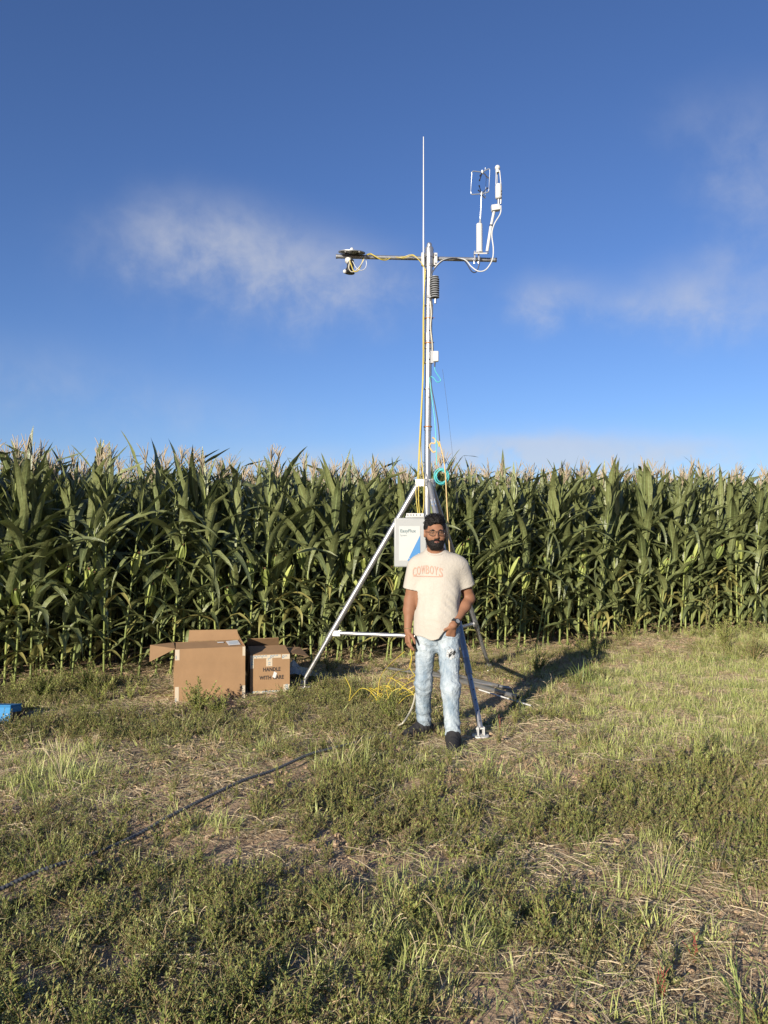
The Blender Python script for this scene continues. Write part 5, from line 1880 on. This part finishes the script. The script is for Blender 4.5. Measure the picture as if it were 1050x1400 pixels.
def hand(F, wr, palm_dir, width_dir, nrm, curls, thumb, s=1.0, lens=(.074, .083, .078, .060)):
    """palm and five separate fingers; curls in radians at the three joints"""
    wr = np.array(wr); d = np.array(palm_dir) / np.linalg.norm(palm_dir)
    w_ = np.array(width_dir) - d * np.dot(width_dir, d); w_ /= np.linalg.norm(w_)
    n_ = np.cross(d, w_)
    if np.dot(n_, nrm) < 0: n_ = -n_
    pc = wr + d * .048 * s
    for q in (-.028, -.010, .010, .026):
        F.add(capsule(wr + w_ * q * .55, wr + d * .086 * s + w_ * q, .0155 * s, .0125 * s), .012)
    for i, (q, L) in enumerate(zip((.030, .011, -.010, -.029), lens)):
        p = wr + d * (.088 - .004 * abs(i - 1)) * s + w_ * q * 1.05
        a_ = 0.0; sp_ = q * .9
        for seg, (fr, r0, r1) in enumerate(((.46, .0098, .0090), (.31, .0088, .0082), (.23, .0081, .0070))):
            a_ += curls[i][seg]
            dd = (d + w_ * sp_) * math.cos(a_) + n_ * math.sin(a_)
            q2 = p + dd / np.linalg.norm(dd) * L * fr * s
            F.add(capsule(p, q2, r0 * s, r1 * s), .004)
            p = q2
    p = wr + d * .022 * s + w_ * .026
    for (dx, wx, nx_, L, r0, r1) in thumb:
        dd = d * dx + w_ * wx + n_ * nx_; dd /= np.linalg.norm(dd)
        q2 = p + dd * L * s
        F.add(capsule(p, q2, r0 * s, r1 * s), .008)
        p = q2


# right hand hanging, back of the hand outwards, fingers slightly curled, thumb towards the camera
hand(B, WR_R, (.03, -.22, -1.0), (.45, -1, .15), (1, .5, 0), [(.22, .35, .25), (.28, .42, .3), (.32, .48, .3), (.38, .5, .3)],
     [(.75, .75, .35, .040, .0145, .0125), (.95, .35, .25, .032, .0118, .0105), (1, .1, .25, .026, .0102, .0085)])
# left hand in the front pocket: fingers pushed down inside, thumb out, pointing down and to the image left
PD = (-.24, .46, -1.0)
hand(B, WR_L, PD, (-1, -.30, .2), (.2, 1, -.2), [(.15, .12, .1)] * 4,
     [(.55, .95, -.10, .038, .0145, .0125), (.85, .60, -.05, .034, .0120, .0108), (.95, .45, .1, .028, .0105, .0085)])
for Hh, K, An in ((HIP_R, KN_R, AN_R), (HIP_L, KN_L, AN_L)):
    B.add(capsule(Hh, K, .068, .048), .05)
    B.add(capsule(K, An, .048, .034), .03)
B.add(capsule(AN_R, (AN_R[0] - .09, AN_R[1] - .07, .035), .028, .018), .02)
B.add(capsule(AN_L, (AN_L[0] - .01, AN_L[1] - .13, .035), .028, .018), .02)
body_me = B.net('body', M_SKIN)
placed('body', body_me, man)

# --- t-shirt
S = Field((-.34, -.26, .74), (.36, .28, 1.50), .005)
S.add(ell((0, .012, 1.24), (.180, .122, .21), YAW), .0)
S.add(capsule((-.118, .022, 1.372), (.130, -.012, 1.372), .064, .064), .10)
S.add(capsule((-.014, .018, 1.40), (-.016, .010, 1.455), .088, .066), .07)
for z, rx_, ry_, ox, oy in ((1.12, .176, .126, .0, .0), (1.0, .177, .132, -.003, -.008), (.90, .180, .130, -.006, -.006), (.80, .183, .127, -.008, -.004), (.72, .183, .125, -.008, -.004)):
    S.add(ell((ox, oy, z), (rx_, ry_, .13), YAW), .06)
for S_, E_ in ((SH_R, EL_R), (SH_L, EL_L)):
    S_, E_ = np.array(S_), np.array(E_)
    S.add(capsule(S_, S_ + (E_ - S_) * .74, .069, .074), .05)
X, Y, Z = S.grid()
# folds: gathers below the chest, drags from the armpits, slack at the waist
fold = .0045 * wob(X, Y, Z, (26, 26, 9), 3) * np.clip((1.28 - Z) / .25, .25, 1)
drag = np.sin(((X - .17) * 1.0 + (Z - 1.16) * 1.25) * 78) * np.exp(-((X - .10) / .10) ** 2 - ((Z - 1.06) / .13) ** 2) * .0042
drag2 = np.sin(((X + .16) * 1.2 - (Z - 1.12) * .8) * 70) * np.exp(-((X + .12) / .06) ** 2 - ((Z - 1.10) / .12) ** 2) * .0045
slack = np.sin(Z * 105 + 9 * X + 1.5 * np.sin(X * 22)) * np.exp(-((Z - .93) / .07) ** 2) * .0022
vary = np.clip(.55 + .75 * wob(X, Y, Z, (12, 12, 12), 21), 0, 1.5)
S.D += (fold + vary * (drag + drag2 + slack)).astype(np.float32)
hem = .815 - .022 * np.exp(-((X + .06) / .07) ** 2) + .072 * np.clip((X - .0) / .07, 0, 1) + .006 * np.sin(X * 40)
inarm = (X < -.19) | (X > .205)
S.D = np.maximum(S.D, np.where(inarm, -1, hem - Z)).astype(np.float32)
for S_, E_, fr in ((SH_R, EL_R, .66), (SH_L, EL_L, .60)):
    S_, E_ = np.array(S_), np.array(E_); d = (E_ - S_) / np.linalg.norm(E_ - S_); c = S_ + (E_ - S_) * fr
    pl_ = (X - c[0]) * d[0] + (Y - c[1]) * d[1] + (Z - c[2]) * d[2]
    near = (np.abs(X) > .145) & (np.sign(X) == np.sign(S_[0])) if S_[0] < 0 else (X > .165)
    armd = capsule(S_, E_, .095, .095)[2](X, Y, Z)
    S.D = np.where((armd < 0) & near, np.maximum(S.D, pl_), S.D).astype(np.float32)
    S.add(capsule(c - d * .05, c + d * .2, .060, .064), .0, 'sub')
# cut away anything of the sleeves that hangs below
S.add(ell((-.018, -.030, 1.492), (.068, .072, .054), 0), .006, 'sub')
S.add(capsule((-.012, .0, 1.40), (-.016, -.01, 1.52), .058, .062), .004, 'sub')
# hollow below the hem
S.add(ell((-.008, -.004, .74), (.168, .112, .13), YAW), .01, 'sub')
shirt_me = S.net('t_shirt', M_SHIRT)
shirt = placed('t_shirt', shirt_me, man)
m = MB()
ring = []
for i in range(33):
    t = i / 32 * 2 * math.pi
    ring.append(Vector((-.017 + .066 * math.cos(t), -.016 + .068 * math.sin(t), 1.452 + .016 * math.sin(t))))
bvh_s = BVHTree.FromPolygons([v.co for v in shirt_me.vertices], [tuple(p.vertices) for p in shirt_me.polygons])
ring2 = []
for p in ring:
    q = bvh_s.find_nearest(p)[0]
    ring2.append(q)
m.tube(ring2, .006, 6, caps=False)
m.build('collar', M_SHIRT, shirt)

# chest lettering, laid onto the cloth
fwd = Vector((math.sin(YAW), -math.cos(YAW), 0)); rgt = Vector((math.cos(YAW), math.sin(YAW), 0))
TXT = 'COWBOYS'
Wt, zc, Hl = .245, 1.262, .066
cen = Vector((-.052, 0, 0))
for i, ch in enumerate(TXT):
    me = text_mesh(ch, 1.0, 'lettering', M_LETTER, .012)
    bm = bmesh.new(); bm.from_mesh(me)
    bmesh.ops.triangulate(bm, faces=bm.faces)
    xs = [v.co.x for v in bm.verts]; ys = [v.co.y for v in bm.verts]
    x0, x1, y0, y1 = min(xs), max(xs), min(ys), max(ys)
    bmesh.ops.subdivide_edges(bm, edges=[e for e in bm.edges if e.calc_length() > .15], cuts=2)
    slot = Wt / len(TXT)
    for v in bm.verts:
        u = (i + .5 + ((v.co.x - x0) / (x1 - x0) - .5) * .86) * slot - Wt / 2
        un = u / (Wt / 2)
        h_ = Hl * (1 + .06 * un * un)
        z = zc + .030 * (1 - un * un) + (v.co.y - y0) / (y1 - y0) * h_
        o = cen + rgt * u + Vector((0, 0, z)) + fwd * .5
        hit = bvh_s.ray_cast(o, -fwd)
        v.co = (hit[0] + fwd * .0035) if hit[0] is not None else o - fwd * .38
    bm.to_mesh(me); bm.free()
    placed('lettering', me, shirt)
m = MB()
rg = random.Random(8); u = -Wt / 2 + .008
while u < Wt / 2 - .012:
    wd = rg.uniform(.004, .008)
    q = []
    for (uu, zz) in ((u, zc + .006), (u + wd, zc + .006), (u + wd, zc + .014), (u, zc + .014)):
        o = cen + rgt * uu + Vector((0, 0, zz)) + fwd * .5
        hit = bvh_s.ray_cast(o, -fwd)
        q.append((hit[0] if hit[0] is not None else o - fwd * .38) + fwd * .003)
    m.poly(q); u += wd + .003
m.build('small_print', M_LETTER, shirt, 0)

# --- jeans
J = Field((-.27, -.30, .04), (.27, .32, .93), .005)
J.add(ell((-.004, .0, .86), (.166, .118, .12), YAW), 0)
J.add(capsule(HIP_R, KN_R, .086, .064), .05)
J.add(capsule(HIP_L, KN_L, .090, .067), .035)
J.add(capsule(KN_R, (AN_R[0], AN_R[1], .07), .062, .056), .05)
J.add(capsule(KN_L, (AN_L[0], AN_L[1], .07), .065, .058), .05)
J.add(ell((-.004, .03, .76), (.11, .10, .07)), .05)
X, Y, Z = J.grid()
kneeamp = .25 + .9 * np.exp(-((Z - .46) / .10) ** 2) + 1.3 * np.exp(-((Z - .14) / .07) ** 2) + .5 * np.exp(-((Z - .74) / .06) ** 2)
warp = 2.6 * wob(X, Y, Z, (16, 16, 14), 12)
wr_ = np.sin(Z * 105 + 14 * X + 9 * Y + 2.2 * np.sin(X * 35 + Y * 20) + warp)
wr2 = np.sin(Z * 58 - 34 * X + 22 * Y + 1.4 * warp)
J.D += (kneeamp * (.0020 * wr_ + .0026 * wr2) + .003 * wob(X, Y, Z, (30, 30, 12), 9)).astype(np.float32)
seamf = np.exp(-((X + .005) / .006) ** 2) * (Y < 0) * (Z > .70) * (Z < .86) * .004
J.D += seamf.astype(np.float32)
J.D = np.maximum(J.D, .050 + .010 * np.sin(X * 60) * (X > 0) - Z).astype(np.float32)
J.D = np.maximum(J.D, Z - .90).astype(np.float32)
for An in (AN_R, AN_L):
    J.add(capsule((An[0], An[1], .0), (An[0], An[1], .09), .048, .046), .004, 'sub')
# rip on the image-right thigh
rip = np.array((.112, -.155, .735))
jeans_me = J.net('jeans', M_JEANS)
jeans = placed('jeans', jeans_me, man)
bvh_j = BVHTree.FromPolygons([v.co for v in jeans_me.vertices], [tuple(p.vertices) for p in jeans_me.polygons])


def onjeans(x, z, lift=.003):
    hit = bvh_j.ray_cast(Vector((x, -.6, z)), Vector((0, 1, 0)))
    return (hit[0] + hit[1] * lift) if hit[0] is not None else Vector((x, -.1, z))


rg = random.Random(17)


def patch(cx, cz, rx_, rz_, rag, lift, name, mat, parent):
    m = MB(); n_ = 26; rings = 4
    rad_ = [1 + rag * (rg.random() - .5) * 2 for _ in range(n_)]
    pts = [[onjeans(cx, cz, lift)]]
    m.v.append(pts[0][0])
    for r_ in range(1, rings + 1):
        for k in range(n_):
            t = 2 * math.pi * k / n_
            q = r_ / rings * (rad_[k] if r_ > 2 else 1)
            m.v.append(onjeans(cx + rx_ * q * math.cos(t), cz + rz_ * q * math.sin(t), lift if r_ < rings else -.001))
    for k in range(n_): m.face((0, 1 + k, 1 + (k + 1) % n_))
    for r_ in range(rings - 1):
        for k in range(n_):
            a_ = 1 + r_ * n_ + k; b_ = 1 + r_ * n_ + (k + 1) % n_
            m.face((a_, a_ + n_, b_ + n_, b_))
    return m.build(name, mat, parent)


ripo = patch(.092, .690, .037, .042, .18, .003, 'ripped_patch', M_THREAD, jeans)
m = MB()
for (x_, z_, a_, L, wd) in ((.088, .686, 1.05, .052, .011), (.114, .696, 1.25, .040, .009)):
    d = Vector((math.cos(a_), 0, math.sin(a_)))
    p = Vector((-d.z, 0, d.x)) * wd
    c = Vector((x_, 0, z_))
    q = [c - d * L / 2, c - d * L * .2 + p, c + d * L * .3 + p * .8, c + d * L / 2, c + d * L * .2 - p, c - d * L * .3 - p * .7]
    m.poly([onjeans(v.x, v.z, .006) for v in q])
m.build('rip_hole', M_DARKHOLE, ripo, 0)
m = MB()
for _ in range(34):
    x_ = .092 + rg.uniform(-.042, .042); z_ = .690 + rg.uniform(-.046, .046); a_ = rg.uniform(0, 6.28); L = rg.uniform(.008, .022)
    p = onjeans(x_, z_, .005); q = onjeans(x_ + math.cos(a_) * L, z_ + math.sin(a_) * L * 1.2, .011)
    m.tube([p, (p + q) / 2 + Vector((0, -.003, 0)), q], .0011, 3)
m.build('frayed_threads', M_THREAD, ripo, 0)
# pocket edge seam by the hand, fly seam, side seam
m = MB()
m.tube([onjeans(x_, z_, .002) for x_, z_ in ((.015, .845), (.05, .812), (.09, .800), (.13, .806), (.15, .82))], .0022, 5)
m.tube([onjeans(-.17 + .02 * i, .85 - .02 * math.sin(i * .5), .002) for i in range(4)], .0022, 5)
m.tube([onjeans(x_, z_, .0015) for x_, z_ in ((-.012, .86), (-.014, .81), (-.010, .77), (-.002, .735))], .0022, 5)
m.build('seams', M_JEANS, jeans)

# --- shoes
def shoe(ank, toe_dir, L=.29):
    t = np.array((toe_dir[0], toe_dir[1], 0)); t = t / np.linalg.norm(t)
    an = np.array((ank[0], ank[1], 0))
    heel = an - t * .075; toe = an + t * (L - .085)
    F = Field(np.minimum(heel, toe) - .08 + np.array((0, 0, .07)), np.maximum(heel, toe) + .08 + np.array((0, 0, .16)), .005)
    F.add(capsule(heel + (0, 0, .045), an + t * .02 + (0, 0, .055), .037, .043), 0)
    F.add(capsule(an + t * .02 + (0, 0, .05), toe - t * .04 + (0, 0, .030), .043, .040), .04)
    F.add(capsule(toe - t * .075 + (0, 0, .030), toe - t * .035 + (0, 0, .026), .044, .036), .03)
    F.add(capsule(an - t * .01 + (0, 0, .06), an + (0, 0, .115), .046, .050), .04)
    F.add(capsule(an + t * .03 + (0, 0, .07), an + t * .075 + (0, 0, .055), .042, .040), .04)
    X, Y, Z = F.grid()
    F.D += (.0015 * np.sin(((X * t[0] + Y * t[1])) * 190 + 1.5 * np.sin(Z * 60))).astype(np.float32)
    F.D = np.maximum(F.D, .014 - Z).astype(np.float32)
    F.D = np.maximum(F.D, Z - .135).astype(np.float32)
    o = placed('shoe', F.net('shoe', M_SHOE), man)
    G_ = Field(np.minimum(heel, toe) - .08 + np.array((0, 0, .05)), np.maximum(heel, toe) + .08 - np.array((0, 0, .02)), .005)
    G_.add(capsule(heel + (0, 0, .015), an + t * .05 + (0, 0, .015), .041, .044), 0)
    G_.add(capsule(an + t * .05 + (0, 0, .015), toe - t * .042 + (0, 0, .015), .044, .046), .03)
    X, Y, Z = G_.grid()
    G_.D = np.maximum(G_.D, np.maximum(-.012 - Z, Z - .027)).astype(np.float32)
    placed('sole', G_.net('sole', M_SOLE), o)
    side = np.array((-t[1], t[0], 0)); m = MB()
    for i in range(5):
        c = an + t * (.035 + .022 * i); z = .106 - .0125 * i
        m.tube([Vector(c - side * .026 + (0, 0, z - .012)), Vector(c + t * .004 + (0, 0, z)), Vector(c + side * .026 + (0, 0, z - .012))], .0028, 5)
    m.build('laces', M_BLACK, o)


shoe(AN_R, (-.80, -.62))
shoe(AN_L, (-.10, -1.0))

# --- hair, beard, brows, eyes, lips, glasses
Hf = Field((-.15, -.16, 1.42), (.11, .14, 1.79), .004)
Hf.add(ell(hp(0, .010, .048), (.084, .098, .092), HY), 0)
Hf.add(ell(hp(-.004, -.022, .093), (.070, .082, .047), HY), .03)
X, Y, Z = Hf.grid()
Hf.D += (.0035 * wob(X, Y, Z, (55, 55, 55), 4, 7) + .0025 * np.sin(X * 150 + 40 * Z + 3 * np.sin(Y * 60))).astype(np.float32)
Hf.add(ell(hp(.004, -.098, .022), (.060, .062, .047), HY), .01, 'sub')         # forehead opening
Hf.add(ell(hp(0, -.07, -.085), (.12, .075, .082), HY), .01, 'sub')          # face below
Hf.add(capsule(hp(-.10, .008, -.016), hp(.10, .008, -.016), .022, .022), .004, 'sub')   # round the ears
Hf.D = np.maximum(Hf.D, 1.545 - Z).astype(np.float32)
hair_me = Hf.net('hair', M_HAIR)
placed('hair', hair_me, man)
m = MB(); rg = random.Random(31)
bvh_h = BVHTree.FromPolygons([v.co for v in hair_me.vertices], [tuple(p.vertices) for p in hair_me.polygons])
hv = [v for v in hair_me.vertices if v.co.z > 1.672]
for v in rg.sample(hv, 420):
    n_ = v.normal; d = (n_ * .7 + Vector((-.5, -.5, .45)) + Vector((rg.gauss(0, .4), rg.gauss(0, .4), rg.gauss(0, .3)))).normalized()
    L = rg.uniform(.007, .015)
    m.tube([v.co - n_ * .003, v.co + d * L * .5 + n_ * .003, v.co + d * L], [.0022, .0018, .0006], 3, caps=False)
m.build('hair_strands', M_HAIR, man)
Bf = Field((-.13, -.17, 1.42), (.09, .09, 1.68), .004)
Bf.add(ell(hp(0, -.028, -.045), (.0755, .072, .084), HY), 0)
Bf.add(ell(hp(0, -.060, -.098), (.052, .044, .040), HY), .03)
X, Y, Z = Bf.grid()
c_, s_ = math.cos(HY), math.sin(HY)
hx = c_ * (X - HC[0]) + s_ * (Y - HC[1]); hyy = -s_ * (X - HC[0]) + c_ * (Y - HC[1]); hz = Z - 1.606
# upper edge: low on the front of the cheeks, climbing into sideburns
top = -.060 + .105 * np.clip((np.abs(hx) - .034) / .032, 0, 1) ** 1.3 + .035 * np.clip((hyy + .05) / .06, 0, 1)
top = top + .006 * wob(X, Y, Z, (120, 60, 60), 15)
Bf.D = np.maximum(Bf.D, (hz - np.minimum(top, .02)) * .7).astype(np.float32)
Bf.D = np.maximum(Bf.D, (hyy - .006) * .9 + 0 * Z).astype(np.float32)
Bf.add(capsule(hp(-.006, -.102, -.053), hp(-.033, -.084, -.068), .0085, .0065), .006)      # moustache
Bf.add(capsule(hp(.006, -.102, -.053), hp(.033, -.084, -.068), .0085, .0065), .006)
Bf.D += (.0022 * wob(X, Y, Z, (90, 90, 90), 6, 7)).astype(np.float32)
Bf.add(ell(hp(0, -.104, -.070), (.022, .018, .0085), HY), .003, 'sub')
beard_me = Bf.net('beard', M_HAIR)
beard = placed('beard', beard_me, man)
m = MB(); rg = random.Random(41)
for v in rg.sample(list(beard_me.vertices), 520):
    d = (Vector(v.normal) * .8 + Vector((rg.gauss(0, .35), rg.gauss(0, .35), -.5 + rg.gauss(0, .3)))).normalized()
    L = rg.uniform(.004, .009)
    m.tube([v.co - v.normal * .002, v.co + d * L], [.0016, .0005], 3, caps=False)
m.build('beard_strands', M_HAIR, beard)
m = MB()
m.tube([hp(-.020, -.094, -.068), hp(-.006, -.1005, -.0655), hp(0, -.1005, -.0670), hp(.006, -.1005, -.0655), hp(.020, -.094, -.068)], [.002, .0045, .004, .0045, .002], 8)
m.tube([hp(-.018, -.093, -.071), hp(0, -.100, -.0750), hp(.018, -.093, -.071)], [.002, .0055, .002], 8)
m.build('lips', M_LIP, man)
for sx in (-1, 1):
    m = MB(); m.ball(hp(sx * .031, -.0815, .001), .0125, 14); ey = m.build('eye', M_EYEWHITE, man)
    m = MB(); m.ball(hp(sx * .031, -.0885, .000), .0068, 10); m.build('iris', M_BLACK, ey)
    m = MB(); m.tube([hp(sx * .016, -.096, .017), hp(sx * .03, -.0985, .0225), hp(sx * .049, -.088, .0175)], [.004, .0060, .003], 6); m.build('eyebrow', M_HAIR, man)
    m = MB(); m.tube([hp(sx * .018, -.0925, .006), hp(sx * .031, -.0955, .0070), hp(sx * .045, -.088, .004)], [.003, .0056, .003], 6); m.tube([hp(sx * .018, -.0915, -.005), hp(sx * .031, -.0935, -.0068), hp(sx * .045, -.087, -.004)], [.003, .0046, .003], 6); m.build('eyelid', M_SKIN, man)
gl = MB()
FRAME = principled('dark_metal_frame', (.05, .042, .038), .35, .6)
for sx in (-1, 1):
    rr = []
    for i in range(25):
        t = i / 24 * 2 * math.pi
        rr.append(hp(sx * .033 + .0265 * math.copysign(abs(math.cos(t)) ** .7, math.cos(t)), -.110 + .010 * abs(math.cos(t)) * (1 if math.cos(t) * sx > 0 else 0), -.002 + .0205 * math.copysign(abs(math.sin(t)) ** .75, math.sin(t))))
    gl.tube(rr, .0017, 6, caps=False)
    gl.tube([hp(sx * .0595, -.101, .006), hp(sx * .075, -.06, .008), hp(sx * .083, .0, .006)], .0016, 5)
gl.tube([hp(-.0085, -.111, .006), hp(0, -.1135, .009), hp(.0085, -.111, .006)], .0016, 5)
glo = gl.build('glasses', FRAME, man)
LENS = bpy.data.materials.new('clear_lens'); LENS.use_nodes = True
t_ = NT(LENS.node_tree)
tr = t_.n('ShaderNodeBsdfTransparent', {'Color': (.93, .93, .92, 1)}); gs = t_.n('ShaderNodeBsdfGlossy', {'Roughness': .03})
fr = t_.n('ShaderNodeFresnel', {'IOR': 1.45})
t_.n('ShaderNodeOutputMaterial', {'Surface': t_.n('ShaderNodeMixShader', {0: t_.m('MULTIPLY', fr.outputs[0], .6), 1: tr.outputs[0], 2: gs.outputs[0]}).outputs[0]})
for sx in (-1, 1):
    m = MB(); m.lathe([(.0235, 0), (.0245, .0007), (.0235, .0014)], hp(sx * .033, -.1075, -.002), (math.sin(-HY) + sx * .18, -1, 0), 18); m.build('lens', LENS, glo)

# --- watch on the image-right wrist, thin band on the other
dW = (Vector(WR_L) - Vector(EL_L)).normalized()
wc = Vector(WR_L) - dW * .030
u, v_ = frame_for(dW)
m = MB()
ring = [wc + (u * math.cos(t) + v_ * math.sin(t)) * .0335 for t in [i * math.pi / 10 for i in range(21)]]
for off in (-.008, 0, .008): m.tube([p + dW * off for p in ring], .0055, 6, caps=False)
wt = m.build('wristwatch', M_BLACK, man)
fn_ = Vector((.25, -1, .1)); fn_ = (fn_ - dW * fn_.dot(dW)).normalized()
m = MB(); m.lathe([(.021, .0), (.0225, .004), (.0215, .009), (.018, .010)], wc + fn_ * .032, fn_, 20); m.build('watch_case', M_BLACK, wt)
m = MB(); m.lathe([(.0165, .0), (.0165, .0012)], wc + fn_ * .0418, fn_, 20); m.build('watch_face', M_SHIELD, wt)
dB = (Vector(WR_R) - Vector(EL_R)).normalized(); bc_ = Vector(WR_R) - dB * .012
u, v_ = frame_for(dB)
m = MB(); m.tube([bc_ + (u * math.cos(t) + v_ * math.sin(t)) * .0315 for t in [i * math.pi / 10 for i in range(21)]], .0032, 6, caps=False)
m.build('bracelet', M_GOLD, man)
